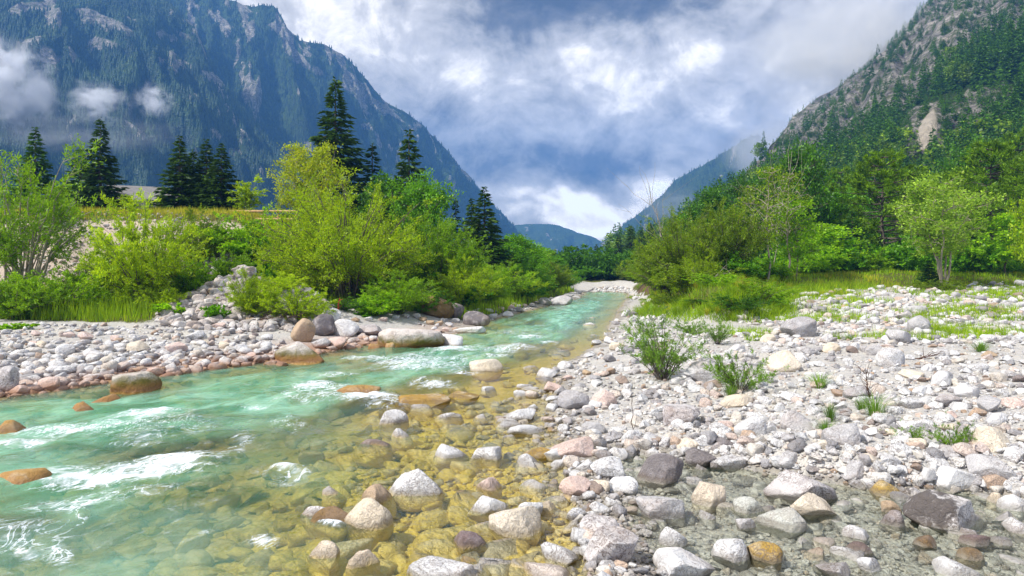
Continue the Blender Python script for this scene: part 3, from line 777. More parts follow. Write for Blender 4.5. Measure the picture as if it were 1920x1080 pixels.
stones('heap_stones', 'broken grey and white stones of the heap below the left terrace', qd, 4 + 24 * rng.random(len(qd)) ** 2, PROTO3, .15, mat=M_SCREE)
qe = px_scatter(1500, [(-300, 420), (0, 392), (330, 395), (420, 410), (400, 480), (330, 560), (-300, 560)])
stones('terrace_scree', 'pale gravel lying on the cut face of the left terrace', qe, 3 + 8 * rng.random(len(qe)) ** 1.8, PROTO2, .35, mat=M_SCREE)
qx = px_scatter(2600, [(1380, 600), (1440, 560), (1560, 545), (1920, 528), (2300, 525), (2300, 640), (1450, 650)])
stones('upper_gravel', 'weathered grey and white stones on the upper right gravel below the grass', qx, 3.5 + 15 * rng.random(len(qx)) ** 2, PROTO2, .24)
RIV = [(-300, 1180), (-300, 800), (0, 748), (210, 740), (330, 705), (500, 684), (660, 655), (860, 628), (930, 600), (1080, 562), (1180, 553), (1150, 592), (1130, 642), (1040, 695), (1010, 760), (1050, 850), (1075, 930), (1100, 1180)]
qf = px_scatter(1700, RIV); pf = .35 + .9 * np.clip((qf[:, 1] - 600) / 450, 0, 1)
stones('bed_stones', 'ochre stones lying on the river bed under the water', qf, (12 + 66 * rng.random(len(qf)) ** 2.2) * pf, PROTO3, .2, .01, .4, .5, keep=lambda g: g[:, 2] < .03)
qg = px_scatter(2500, [(560, 1180), (640, 880), (780, 790), (1010, 740), (1110, 1180)])
stones('shallow_gravel', 'small ochre and white gravel under the yellow shallows', qg, 5 + 20 * rng.random(len(qg)) ** 2.6, PROTO2, .25, .008)
qh = px_scatter(260, [(1100, 549), (1110, 541), (1150, 536), (1185, 543), (1180, 553)])
stones('far_gravel', 'sandy gravel bank where the river bends away', qh, 2 + 5 * rng.random(len(qh)), PROTO2, .3)

# ------------------------------------------------------------------ mountains
def resample(pts, n):
    pts = np.array(pts, float)
    d = np.concatenate([[0], np.cumsum(np.linalg.norm(np.diff(pts[:, :2], axis=0), axis=1))])
    s = np.linspace(0, d[-1], n)
    return np.stack([np.interp(s, d, pts[:, k]) for k in range(pts.shape[1])], 1), s / d[-1]

def massif(name, ridge, foot, nu, nv, amp, gull, power=1.0, patches=(), rockn=.3, rock_band=None, seed=1.0, zf=2.0, jag=0.0):
    """ridge: (px, py, distance); foot: (px, distance) matched by fraction along. Builds front slope, crest and back slope."""
    R, s = resample(ridge, nu)
    Fo = np.array(foot, float)
    fpx = np.interp(s, np.linspace(0, 1, len(Fo)), Fo[:, 0]); fy = np.interp(s, np.linspace(0, 1, len(Fo)), Fo[:, 1])
    RW = np.stack([(R[:, 0] - HX) / FPX * R[:, 2], R[:, 2], CH + (HY - R[:, 1]) / FPX * R[:, 2]], 1)
    RW[:, 2] += jag * fbm(np.stack([s * 60, s * 0, s * 0 + seed], 1), 4)
    FW = np.stack([(fpx - HX) / FPX * fy, fy, np.full(nu, zf)], 1)
    v = np.linspace(0, 1, nv)
    base = FW[:, None] * (1 - v)[None, :, None] + RW[:, None] * v[None, :, None]
    base[..., 2] = FW[:, None, 2] + (RW - FW)[:, None, 2] * (v ** power)[None]
    L = np.linalg.norm(RW - FW, axis=1).mean()
    cr = np.linalg.norm(np.diff(RW, axis=0), axis=1).sum()
    S, Vv = np.meshgrid(s * cr / L, v, indexing='ij')
    q = np.stack([S.ravel() * gull, Vv.ravel() * gull * .45, np.full(S.size, seed)], 1)
    q[:, 0] += .5 * fbm(q * .8 + 9, 3)
    n = (1 - 2 * np.abs(fbm(q, 5, .55))).reshape(S.shape) - .5
    n2 = fbm(q * 5.1 + 4, 4).reshape(S.shape)
    env = np.sin(np.clip(Vv, 0, 1) * math.pi) ** .6 * .9 + .02
    out = (FW - RW).copy(); out[:, 2] = 0; out /= np.linalg.norm(out, axis=1, keepdims=True)
    P = base + (out[:, None] * .75 + np.array([0, 0, .65])) * ((n * amp + n2 * amp * .28) * env)[..., None]
    px, py = proj(P)
    rk = ss(.16, .42, n2 * .75 + fbm(q * np.array([2.3, 1.1, 1]) + 40, 4).reshape(S.shape) * .6 + n * .25 - (.42 - rockn) + .12 * ss(.5, 1, Vv))
    wv = fb2(px, py, .02, 4, seed) * 26
    for (a, b, rx, ry, an, st) in patches:
        c, s_ = math.cos(math.radians(an)), math.sin(math.radians(an))
        dx, dy = px - a + wv, py - b + wv * .6
        e = np.exp(-((dx * c + dy * s_) / rx) ** 2 - ((-dx * s_ + dy * c) / ry) ** 2)
        rk = np.maximum(rk, ss(.3, .7, e + n2 * .35) * st) if st > 0 else rk * (1 - ss(.25, .7, e))
    if rock_band is not None: rk = rock_band(px, py, rk, n2, n)
    # back slope
    bk = P[:, -1:] + (P[:, -1:] - P[:, -2:-1]) * 0
    back = -out
    bl = [bk + back[:, None] * d * L + np.array([0, 0, -1.0]) * d * (RW[:, None, 2:3] - zf) * 1.15 for d in (.06, .2, .45, .85)]
    for b in bl: b[..., 2] = np.maximum(b[..., 2], -2)
    full = np.concatenate([P] + bl, 1)
    rkf = np.concatenate([rk, np.zeros((nu, 4))], 1)
    o = link(name, mesh(name, full.reshape(-1, 3), grid_faces(nu, nv + 4), M_MTN, attrs={'rock': rkf.ravel()}))
    o['kind'] = 'structure'
    return P, rk, px, py

def mtn_mat():
    m, nt = newmat('mountain')
    pos = nd(nt, 'ShaderNodeNewGeometry').outputs['Position']
    rk = attr(nt, 'rock').outputs['Fac']
    mp = nd(nt, 'ShaderNodeMapping', {0: pos, 'Scale': (1, 1, .45)}).outputs[0]
    n1 = noise(nt, mp, .09, 9, .66, .8); n2 = noise(nt, pos, .3, 6, .65)
    n3 = noise(nt, mp, .7, 5, .65, 1.0)
    rock = ramp(nt, n1, [(.30, (.10, .095, .09)), (.48, (.34, .32, .29)), (.60, (.50, .46, .41)), (.75, (.62, .53, .43))])
    strat = noise(nt, nd(nt, 'ShaderNodeMapping', {0: pos, 'Scale': (.05, .05, .5), 'Rotation': (.25, .5, 0)}).outputs[0], 1.0, 6, .7, .6)
    vert = noise(nt, nd(nt, 'ShaderNodeMapping', {0: pos, 'Scale': (.45, .45, .07)}).outputs[0], 1.0, 7, .7, .8)
    rock = mixc(nt, mth(nt, 'MULTIPLY', maprange(nt, strat, .52, .60), .7), rock, mixc(nt, .75, rock, (.07, .065, .06)))
    rock = mixc(nt, mth(nt, 'MULTIPLY', maprange(nt, vert, .54, .62), .8), rock, mixc(nt, .8, rock, (.06, .06, .06)))
    rock = mixc(nt, maprange(nt, n3, .50, .62), rock, mixc(nt, .8, rock, (.09, .085, .08)))
    rock = mixc(nt, mth(nt, 'MULTIPLY', maprange(nt, n2, .46, .62), .85), rock, (.085, .115, .035))
    rock = mixc(nt, mth(nt, 'MULTIPLY', maprange(nt, rk, 1.1, 1.6), .85), rock, mixc(nt, n1, (.52, .44, .34), (.80, .72, .60)))
    turf = ramp(nt, n2, [(.3, (.018, .036, .010)), (.5, (.04, .075, .016)), (.72, (.10, .14, .03))])
    col = mixc(nt, maprange(nt, mth(nt, 'ADD', rk, mth(nt, 'MULTIPLY', mth(nt, 'SUBTRACT', n2, .5), .5)), .3, .6), turf, rock)
    bmp = nd(nt, 'ShaderNodeBump', {'Height': mth(nt, 'ADD', mth(nt, 'ADD', n1, mth(nt, 'MULTIPLY', vert, .8)), mth(nt, 'MULTIPLY', n3, .25)), 'Strength': .9, 'Distance': 5.0})
    b = nd(nt, 'ShaderNodeBsdfPrincipled', {'Base Color': col, 'Roughness': .9, 'Specular IOR Level': .1, 'Normal': bmp.outputs[0]})
    nd(nt, 'ShaderNodeOutputMaterial', {0: b.outputs[0]})
    return m
M_MTN = mtn_mat()

PA = [(190, 40, 60, 16, 20, .9), (320, 70, 22, 9, 30, .9), (395, 145, 30, 12, 30, .9), (190, 85, 30, 12, -15, .8), (250, 245, 36, 12, 35, .95), (340, 65, 30, 8, 35, .8), (340, 125, 40, 10, 10, .7), (30, 90, 40, 16, -30, .7),
      (400, 250, 30, 12, 40, .6), (90, 110, 30, 30, 40, .8), (290, 60, 14, 14, 0, .7), (60, 15, 60, 12, -20, .7), (445, 290, 16, 10, 0, .6)]
PB = [(440, 100, 8, 34, 12, 1), (538, 78, 16, 46, -18, 1), (525, 60, 10, 40, -10, .9), (560, 108, 30, 10, 45, .7), (668, 165, 16, 42, -24, 1), (700, 195, 40, 10, 45, .8), (575, 275, 22, 16, 20, 1), (400, 30, 20, 10, 40, .7), (412, 45, 14, 24, -20, .7),
      (690, 240, 22, 8, 30, .6), (800, 300, 20, 6, 50, .4), (590, 130, 18, 10, 30, .6), (470, 60, 8, 30, 10, .7)]
A = massif('mountain', [(-1500, 60, 420), (-900, 0, 560), (-500, -50, 700), (-200, -70, 780), (0, -80, 800), (200, -50, 800), (314, 2, 780), (365, 55, 760), (415, 155, 735), (480, 240, 700), (560, 330, 660), (640, 400, 620), (720, 460, 580), (800, 500, 540)],
           [(-2300, 240), (-1100, 270), (-400, 330), (0, 380), (250, 430), (500, 480), (800, 530)], 420, 260, 44, 5.5, .95, PA, .36, seed=2.3, zf=4, jag=3)
B = massif('mountain', [(60, -90, 850), (250, -55, 952), (380, -28, 986), (425, -4, 986), (455, 10, 986), (472, 13, 986), (490, 8, 979), (513, 9, 972), (524, 24, 972), (538, 52, 972), (562, 74, 979), (590, 80, 986), (622, 90, 1006), (645, 104, 1020), (668, 126, 1034),
           (695, 160, 1054), (720, 188, 1068), (760, 211, 1088), (795, 236, 1115), (830, 276, 1156), (860, 312, 1197), (900, 358, 1258), (935, 400, 1326), (960, 430, 1394), (985, 455, 1462), (1015, 484, 1530), (1030, 502, 1598)],
           [(-100, 600), (300, 620), (600, 680), (800, 850), (950, 1100), (1035, 1500)], 420, 240, 38, 5.0, .95, PB, .33, seed=7.7, zf=4, jag=4)
D = massif('mountain', [(1085, 490, 1652), (1110, 470, 1606), (1130, 452, 1561), (1150, 440, 1515), (1172, 418, 1469), (1200, 398, 1423), (1225, 380, 1377), (1250, 358, 1331), (1268, 336, 1285), (1300, 318, 1239), (1330, 304, 1193), (1360, 284, 1148), (1395, 262, 1102), (1420, 254, 1083), (1460, 280, 1056), (1560, 330, 1010), (1700, 380, 964), (1900, 430, 918)],
           [(1080, 1420), (1180, 970), (1350, 810), (1600, 760), (2000, 730)], 260, 140, 20, 5, .95, [(1150, 445, 30, 10, -30, .7)], .2, seed=4.1, zf=3, jag=3)
E = massif('far_hills', [(780, 500, 1750), (860, 470, 1750), (920, 440, 1750), (965, 423, 1750), (990, 421, 1750), (1030, 420, 1750), (1050, 424, 1750), (1080, 435, 1750), (1105, 441, 1750), (1125, 452, 1750), (1160, 470, 1750), (1230, 480, 1750), (1320, 490, 1750)],
           [(800, 1600), (1060, 1450), (1300, 1600)], 180, 80, 26, 6, .95, [], .12, seed=9.9, zf=3, jag=3)

def band(px, py, rk, n2, n):
    up = np.interp(px, [1380, 1440, 1500, 1560, 1640, 1700, 1760, 1840, 1920, 2100], [375, 352, 322, 304, 244, 202, 150, 100, 76, 20])
    w = fb2(px, py, .018, 4, 2.2)
    upper = ss(10, -10, py - up + w * 26)
    low = np.exp(-((px - 1752 + (py - 245) * .1) / 46) ** 2 - ((py - 243) / 42) ** 2) + np.exp(-((px - 1850) / 60) ** 2 - ((py - 198 + (px - 1850) * .25) / 34) ** 2) + .8 * np.exp(-((px - 1740) / 16) ** 2 - ((py - 270) / 24) ** 2) + .5 * np.exp(-((px - 1690) / 16) ** 2 - ((py - 270) / 40) ** 2) + 1.2 * np.exp(-((px - 1738) / 26) ** 2 - ((py - 250) / 46) ** 2)
    r = upper * ss(-.45, .0, n2 + .55 * w + .15) + ss(.2, .5, low + n2 * .5)
    return np.clip(r, 0, 1) + ss(.35, .8, np.exp(-((px - 1738 + (py - 245) * .25) / 22) ** 2 - ((py - 243) / 46) ** 2) + n2 * .35)
Cm = massif('mountain', [(1150, 505, 300), (1190, 500, 300), (1230, 484, 310), (1280, 458, 320), (1330, 426, 335), (1385, 380, 350), (1440, 316, 365), (1462, 272, 370), (1480, 243, 375), (1505, 210, 385), (1530, 190, 395), (1580, 158, 405), (1612, 128, 415), (1640, 99, 420), (1670, 72, 425), (1700, 48, 430), (1742, 0, 440), (1800, -60, 450), (1950, -190, 455), (2300, -330, 430), (2900, -360, 380), (3600, -200, 300)],
            [(1150, 190), (1290, 150), (1450, 120), (1650, 100), (1900, 88), (2400, 75), (3600, 60)], 520, 300, 15, 6.5, 1.05, (), .2, rock_band=band, seed=5.2, zf=1.8, jag=2.5)

# ------------------------------------------------------------------ plants: prototypes
def curve3(a, c, b, k):
    t = np.linspace(0, 1, k)[:, None]
    return a * (1 - t) ** 2 + 2 * c * t * (1 - t) + b * t * t

def bush(seed, stems=46, twigs=11, lf=34, L=.024, Wd=.0075, wide=.55, dome=(0.15, 1.0), shell=.72, thick=.008, upright=.55, bare=.3):
    """unit height shrub or willow: arching stems from one foot, twigs along their upper part, leaves on the twigs"""
    r = np.random.default_rng(seed)
    paths, P, Dn = [], [], []
    for i in range(stems):
        az = r.uniform(0, 6.283); el = math.asin(r.uniform(*dome))
        rad = (shell + (1 - shell) * r.random() ** .6) * (1 + .13 * math.sin(az * 3 + seed) + .1 * math.sin(az * 5 + seed * 2.1 + el * 4))
        b = np.array([math.cos(az) * math.cos(el) * wide, math.sin(az) * math.cos(el) * wide, math.sin(el) * .52 + .46]) * rad
        b[2] = max(b[2], .08)
        a = np.array([r.normal() * .03, r.normal() * .03, 0])
        c = np.array([b[0] * .35, b[1] * .35, b[2] * upright + .1])
        Q = curve3(a, c, b, 8) + np.vstack([np.zeros(3), r.normal(0, .008, (7, 3))])
        paths.append((Q, np.linspace(thick * r.uniform(.6, 1.2), .0016, 8)))
        tg = (b - c) / np.linalg.norm(b - c)
        for j in range(r.integers(twigs // 3, int(twigs * 1.7))):
            t = r.uniform(bare, 1) if j else 1.0
            k = min(int(t * 7), 6); f = t * 7 - k
            s = Q[k] * (1 - f) + Q[k + 1] * f
            d = tg * .7 + r.normal(0, .62, 3) + np.array([0, 0, .35]); d /= np.linalg.norm(d)
            ln = r.uniform(.07, .17)
            e = s + d * ln + np.array([0, 0, -.12 * ln])
            if r.random() < .4: paths.append((np.stack([s, (s + e) / 2 + r.normal(0, .004, 3), e]), np.array([.0022, .0016, .0008])))
            u = r.uniform(.05, 1.05, lf)[:, None]
            P.append(s + (e - s) * u + r.normal(0, .010, (lf, 3)))
            Dn.append(d * .9 + r.normal(0, .55, (lf, 3)))
    P = np.concatenate(P); Dn = np.concatenate(Dn)
    ok = P[:, 2] > .01
    P, Dn = P[ok], Dn[ok]
    lv = leaves(P, Dn, L * r.uniform(.65, 1.25, len(P)), Wd * r.uniform(.8, 1.3, len(P)), r)
    return tubes(paths, 4), lv

def broadleaf(seed, limbs=26, clumps=7, lf=52, L=.026, Wd=.015, crown0=.22, wide=.3, csz=.05, thick=.017, top=1.0, lean=.02, shape=1.0):
    """unit height tree: trunk, limbs, clustered leaf clumps at and along the limbs"""
    r = np.random.default_rng(seed)
    tk = np.linspace(0, 1, 12)
    wob = np.cumsum(r.normal(0, lean * .35, (12, 2)), 0); wob -= wob[0]
    T = np.stack([wob[:, 0], wob[:, 1], tk * .95 * top], 1)
    paths = [(T, thick * (1 - tk * .9))]
    P, Dn = [], []
    for i in range(limbs):
        t = crown0 + (1 - crown0) * ((i + r.random()) / limbs)
        k = min(int(t * 11), 10); f = t * 11 - k
        s = T[k] * (1 - f) + T[k + 1] * f
        az = i * 2.4 + r.normal(0, .4)
        u = (t - crown0) / (1 - crown0)
        reach = wide * (math.sin(math.pi * min(.16 + u * .84, 1)) ** .7 * shape + (1 - shape) * (1 - u)) * r.uniform(.65, 1.15) + .03
        e = s + np.array([math.cos(az) * reach, math.sin(az) * reach, reach * r.uniform(.2, .75) * (1 - .3 * u)])
        Q = curve3(s, (s + e) / 2 + np.array([0, 0, .03]), e, 6)
        paths.append((Q, np.linspace(thick * .42 * (1 - .5 * u), .002, 6)))
        for j in range(clumps):
            q = Q[min(5, 1 + int(r.random() * 5))] if j else Q[-1]
            c = q + r.normal(0, csz * .9, 3)
            paths.append((np.stack([q, (q + c) / 2, c]), np.array([.003, .002, .001])))
            m = lf
            g = r.normal(0, csz * .55, (m, 3)) * np.array([1, 1, .7])
            P.append(c + g); Dn.append(g / csz + r.normal(0, .5, (m, 3)) + np.array([0, 0, .15]))
    P = np.concatenate(P); Dn = np.concatenate(Dn)
    return tubes(paths, 5), leaves(P, Dn, L * r.uniform(.7, 1.25, len(P)), Wd * r.uniform(.8, 1.2, len(P)), r)

def spruce(seed, whorls=26, per=8, sh=15, wide=.2, droop=.32, low=.04, L=.05, Wd=.011, ragged=.22, taper=1.08):
    """unit height conifer: whorls of drooping boughs carrying needle sprays"""
    r = np.random.default_rng(seed)
    tk = np.linspace(0, 1, 10)
    paths = [(np.stack([tk * 0, tk * 0, tk], 1), .014 * (1 - tk * .94))]
    P, Dn, LL = [], [], []
    for w in range(whorls):
        u = (w + r.random() * .5) / whorls
        z = low + (1 - low) * u ** .93
        Rr = wide * (1 - u) ** taper + .006
        n = max(4, int(per * (1 - u * .35)))
        for j in range(n):
            az = 6.283 * (j + r.random() * .7) / n + w * 1.3
            ln = Rr * r.uniform(1 - ragged * 1.6, 1 + ragged * .6)
            zo = r.normal(0, .35 / whorls)
            k = 6
            t = np.linspace(0, 1, k)
            dz = -droop * ln * t + .28 * ln * t ** 3 + (.25 * ln * t if u > .8 else 0)
            Q = np.stack([np.cos(az) * ln * t, np.sin(az) * ln * t, z + dz + zo], 1)
            if ln > .05: paths.append((Q[::2], np.linspace(.0035, .001, 3)))
            m = max(5, int(sh * ln / wide + 4))
            tt_ = r.uniform(.12, 1.02, m) ** .8
            c = np.stack([np.interp(tt_, t, Q[:, q]) for q in range(3)], 1)
            out = np.array([math.cos(az), math.sin(az), 0]); sd = np.array([-math.sin(az), math.cos(az), 0])
            sgn = r.choice([-1, 1], m)[:, None]
            d = out * .75 + sd * sgn * r.uniform(.3, 1.0, (m, 1)) + np.array([0, 0, -1]) * r.uniform(.0, .75, (m, 1))
            P.append(c); Dn.append(d); LL.append(L * r.uniform(.6, 1.25, m) * (.45 + .55 * (1 - u)))
    z = np.linspace(.93, 1.0, 14)
    P.append(np.stack([z * 0, z * 0, z], 1)); Dn.append(np.stack([r.normal(0, .7, 14), r.normal(0, .7, 14), np.full(14, .8)], 1)); LL.append(np.full(14, L * .35))
    P = np.concatenate(P); Dn = np.concatenate(Dn); LL = np.concatenate(LL)
    return tubes(paths, 4), leaves(P, Dn, LL, Wd * (LL / L) ** .5 * r.uniform(.8, 1.4, len(P)), r)

def pine(seed, whorls=15, per=6, lf=46, wide=.24, low=.28, L=.034, Wd=.0055):
    """unit height pine: bare lower bole, upswept boughs ending in brush-like needle tufts"""
    r = np.random.default_rng(seed)
    tk = np.linspace(0, 1, 10)
    wob = np.cumsum(r.normal(0, .004, (10, 2)), 0)
    T = np.stack([wob[:, 0], wob[:, 1], tk * .97], 1)
    paths = [(T, .016 * (1 - tk * .92))]
    P, Dn = [], []
    for w in range(whorls):
        u = (w + r.random() * .6) / whorls
        z = low + (1 - low) * u
        for j in range(per):
            az = 6.283 * (j + r.random()) / per + w
            ln = wide * (math.sin(math.pi * (.22 + .76 * u)) ** .9) * r.uniform(.5, 1.15) + .02
            s = np.array([np.interp(z, T[:, 2], T[:, 0]), np.interp(z, T[:, 2], T[:, 1]), z])
            e = s + np.array([math.cos(az) * ln, math.sin(az) * ln, ln * r.uniform(-.05, .5)])
            Q = curve3(s, (s + e) / 2 - np.array([0, 0, ln * .12]), e, 5)
            paths.append((Q, np.linspace(.005, .0016, 5)))
            for k in range(4 if u < .9 else 2):
                q = Q[4 - k // 2] + r.normal(0, .016, 3) * (k > 0)
                ax = (e - s) / ln * .5 + np.array([0, 0, .9]) + r.normal(0, .25, 3)
                g = r.normal(0, .62, (lf, 3)) + ax
                P.append(q + r.normal(0, .006, (lf, 3)) + ax * r.uniform(-.012, .02, (lf, 1))); Dn.append(g)
    P = np.concatenate(P); Dn = np.concatenate(Dn)
    return tubes(paths, 4), leaves(P, Dn, L * r.uniform(.6, 1.2, len(P)), Wd * r.uniform(.8, 1.3, len(P)), r)

PROTO = {
    'bigwillow': bush(1, 170, 15, 32, .022, .0064, .62, (-.25, 1.0), .6, .009, .5, .34),
    'willow': bush(2, 95, 13, 32, .030, .008, .52, (-.1, 1.0), .7, .010, .55, .3),
    'willow2': bush(3, 85, 13, 32, .034, .009, .62, (-.2, 1.0), .7, .010, .5, .25),
    'lowbush': bush(4, 54, 11, 26, .05, .014, .85, (-.3, 1.0), .6, .012, .5, .2),
    'openwillow': bush(5, 34, 14, 30, .024, .0068, .44, (.0, 1.0), .62, .011, .6, .42),
    'leafy': bush(6, 85, 11, 26, .040, .020, .60, (-.2, 1.0), .66, .010, .5, .2),
    'sapling': bush(7, 12, 9, 20, .055, .02, .30, (.2, 1.0), .6, .010, .7, .25),
    'herb': bush(8, 26, 5, 14, .14, .10, .85, (.0, .9), .6, .014, .5, .3),
    'gravelshrub': bush(9, 44, 8, 22, .055, .009, .72, (.0, 1.0), .6, .010, .4, .35),
    'gravelshrub2': bush(10, 30, 8, 22, .07, .011, .9, (-.1, 1.0), .5, .012, .4, .35),
    'broad': broadleaf(20, 34, 9, 40, .030, .018, .14, .34, .065, .018),
    'broad2': broadleaf(21, 30, 8, 40, .034, .02, .2, .30, .062, .017),
    'birch': broadleaf(22, 30, 7, 30, .024, .015, .2, .25, .045, .012, 1.0, .03),
    'thin': broadleaf(23, 26, 3, 16, .020, .012, .36, .15, .035, .011, 1.0, .03),
    'young': broadleaf(24, 22, 6, 26, .040, .025, .25, .30, .05, .012, 1.0, .04),
    'spruce': spruce(30, 34, 10, 40, .19, .42, .03, .062, .014, .3),
    'spruce2': spruce(31, 32, 10, 38, .22, .38, .03, .066, .016, .25),
    'spruce3': spruce(32, 28, 10, 34, .25, .30, .03, .07, .018, .2),
    'sprucethin': spruce(33, 28, 8, 26, .15, .4, .03, .06, .014, .4),
    'pine': pine(40), 'pine2': pine(41, 17, 6, 42, .27, .18), 'pine3': pine(42, 13, 5, 40, .22, .36),
}
def multistem(seed):
    r = np.random.default_rng(seed); tb, lvv = [], []
    for k in range(6):
        (tv, tf), (lv, lf) = broadleaf(seed * 10 + k, 14, 5, 26, .026, .016, .35, .16, .042, .010, 1.0, .03)
        an = 6.283 * k / 6 + r.uniform(-.3, .3); le = r.uniform(.25, .75)
        def sh(V):
            V = V * np.array([1, 1, r_h])
            return V + np.stack([np.cos(an) * le * V[:, 2] ** 1.2 * .62, np.sin(an) * le * V[:, 2] ** 1.2 * .62, -le * .16 * V[:, 2]], 1)
        r_h = r.uniform(.78, 1.05)
        tb.append((sh(tv), tf)); lvv.append((sh(lv), lf))
    return merge(tb), merge(lvv)
PROTO['multistem'] = multistem(6)
PM = {}
def plant(kind, leaf, name, label, cat, px, Y, top=None, w=None, h=None, group=None, bark=None, py=None, parts=('stems', 'crown'), base=None):
    """top: picture row of the tip; w: width in the picture; Y or py: where it stands"""
    if py is not None: x0, Y = ground_at(px, py)[0][:2]
    X = (px - HX) / FPX * Y
    z0 = float(H(X, Y)[0]) - .05 if base is None else base
    if h is None: h = CH + (HY - top) / FPX * Y - z0
    (tv, tf), (lv, lf) = PROTO[kind]
    key = (kind, leaf, bark)
    if key not in PM:
        PM[key] = (mesh(parts[0], tv, tf, bark or M_BARK), mesh('crown', lv, lf, LM[leaf], smooth=False), float(np.percentile(np.abs(lv[:, :2]), 97)))
    r = link(name, None, None, (X, Y, z0))
    wx = h if w is None else w / FPX * Y / 2 / PM[key][2]
    r.scale = (wx, wx, h); r.rotation_euler = (0, 0, random.uniform(0, 6.28))
    link(parts[0], PM[key][0], r); link('crown', PM[key][1], r)
    tag(r, label, cat, group)
    return r
TR = ('trunk', 'crown')
GW = 'riverside willows and bushes'; GS = 'dark spruces on the left terrace'; GR = 'trees of the right bank'
# left bank: conifers
def lspr(kind, px, Y, top, w, label, leaf='spruce'): plant(kind, leaf, 'spruce_tree', label, 'tree', px, Y, top, w * 1.1, group=GS, parts=TR)
lspr('spruce', 629, 45, 148, 126, 'tallest dark spruce, rising alone behind the yellow willow')
lspr('sprucethin', 698, 46, 270, 84, 'thin ragged spruce between the tallest spruce and the green broadleaf tree')
lspr('spruce2', 767, 43, 246, 128, 'pointed spruce standing behind the round green broadleaf tree')
lspr('spruce', 188, 42, 222, 82, 'slim tall spruce on the left terrace, dark to the ground')
lspr('spruce3', 150, 43, 276, 80, 'shorter bushy spruce leaning against the slim tall one', 'sprucegreen')
lspr('spruce2', 66, 42, 240, 84, 'broad green spruce behind the pale willow at the picture edge', 'sprucegreen')
lspr('spruce2', 337, 39, 256, 84, 'first and tallest tip of the dark spruce clump beside the shingle roof')
lspr('spruce3', 362, 40, 282, 80, 'second tip of the dark spruce clump, low and bushy')
lspr('spruce2', 387, 39.5, 262, 80, 'third tip of the dark spruce clump, narrow and tall')
lspr('spruce2', 415, 39, 270, 80, 'last tip of the dark spruce clump, next to the yellow sapling')
lspr('sprucethin', 854, 44, 372, 50, 'small narrow spruce beside the big dark riverside spruce')
lspr('spruce2', 908, 40, 352, 104, 'big dark riverside spruce with a broad skirt')
lspr('spruce2', 884, 41.5, 374, 76, 'spruce half hidden behind the big dark riverside spruce')
# left bank: broadleaves and willows
plant('broad', 'green', 'broadleaf_tree', 'round dense green broadleaf tree in front of the pointed spruce', 'tree', 794, 39, 344, 112, group=GW, parts=TR)
plant('broad2', 'dark', 'broadleaf_tree', 'dark green broadleaf tree in the shade under the thin ragged spruce', 'tree', 718, 41, 342, 110, group=GW, parts=TR)
plant('birch', 'birch', 'birch_tree', 'yellowing birch with loose crown left of the tallest spruce', 'tree', 560, 37, 274, 78, group=GW, parts=TR, bark=M_PALEB)
plant('birch', 'birch', 'birch_tree', 'smaller yellowing birch in front of the tallest spruce', 'tree', 604, 36, 278, 84, group=GW, parts=TR, bark=M_PALEB)
plant('broad2', 'green', 'broadleaf_tree', 'rounded green tree upstream of the big riverside spruce', 'tree', 972, 47, 446, 96, group=GW, parts=TR)
plant('broad', 'fresh', 'broadleaf_tree', 'smaller rounded tree upstream, bright green', 'tree', 1004, 54, 466, 60, group=GW, parts=TR)
plant('broad2', 'green', 'broadleaf_tree', 'small round tree far up the left bank by the bend', 'tree', 1042, 66, 482, 46, group=GW, parts=TR)
plant('bigwillow', 'willow', 'willow_bush', 'huge round yellow-green willow bush beside the river', 'bush', 652, 27, 338, 262, group=GW)
plant('willow2', 'willow', 'willow_bush', 'wide yellow-green willow in front of the cut gravel face', 'bush', 268, 22.3, 380, 176, group=GW)
plant('leafy', 'fresh', 'bush', 'bright leafy bush under the wooden fence', 'bush', 470, 29.5, 402, 150, group=GW)
plant('leafy', 'green', 'bush', 'deep green leafy bush tucked behind the huge round willow', 'bush', 525, 28.6, 440, 110, group=GW)
plant('willow', 'willowdim', 'willow_bush', 'tall mid-green willow between huge round willow and riverside spruce', 'bush', 818, 30, 404, 150, group=GW)
plant('willow2', 'willow', 'willow_bush', 'low sunlit willow over the dark boulders at the water', 'bush', 868, 28.2, 488, 118, group=GW)
plant('willow', 'willowdim', 'willow_bush', 'green willow upstream in front of the riverside spruce', 'bush', 935, 36, 492, 110, group=GW)
plant('willow2', 'green', 'willow_bush', 'dark green willow farther upstream on the left bank', 'bush', 985, 42, 482, 90, group=GW)
plant('willow', 'olive', 'willow_bush', 'olive willow at the last left shore before the bend', 'bush', 1034, 49, 492, 80, group=GW)
plant('openwillow', 'willowdim', 'willow_tree', 'open pale willow with many visible stems at the left picture edge', 'tree', 44, 23.5, 262, 218, group=GW, parts=TR, bark=M_PALEB)
plant('lowbush', 'willowdim', 'willow_bush', 'low spreading green bush below the open pale willow', 'bush', 115, 21.8, 492, 180, group=GW)
plant('willow', 'olive', 'willow_bush', 'olive bush between low spreading bush and wide yellow-green willow', 'bush', 165, 23.4, 486, 90, group=GW)
plant('willow2', 'willow', 'willow_bush', 'small upright willow in front of the stone heap', 'bush', 476, 20.6, 506, 84, group=GW)
plant('lowbush', 'willow', 'willow_bush', 'low leaning willow branches over the upright tan boulder', 'bush', 552, 20.4, 528, 136, group=GW)
plant('leafy', 'willowdim', 'bush', 'rounded pale bush on the brow of the left terrace', 'bush', 92, 30.5, 356, 76, group=GW)
plant('sapling', 'willow', 'sapling', 'thin yellow sapling on the terrace next to the spruce clump', 'tree', 466, 36, 338, 54, group=GW)
plant('willow2', 'olive', 'bush', 'scruffy olive bush on the gravel face above the stone heap', 'bush', 372, 28.5, 396, 92, group=GW)
plant('leafy', 'fresh', 'bush', 'small bush growing on the stone heap', 'bush', 352, 23.6, 478, 80, group=GW)
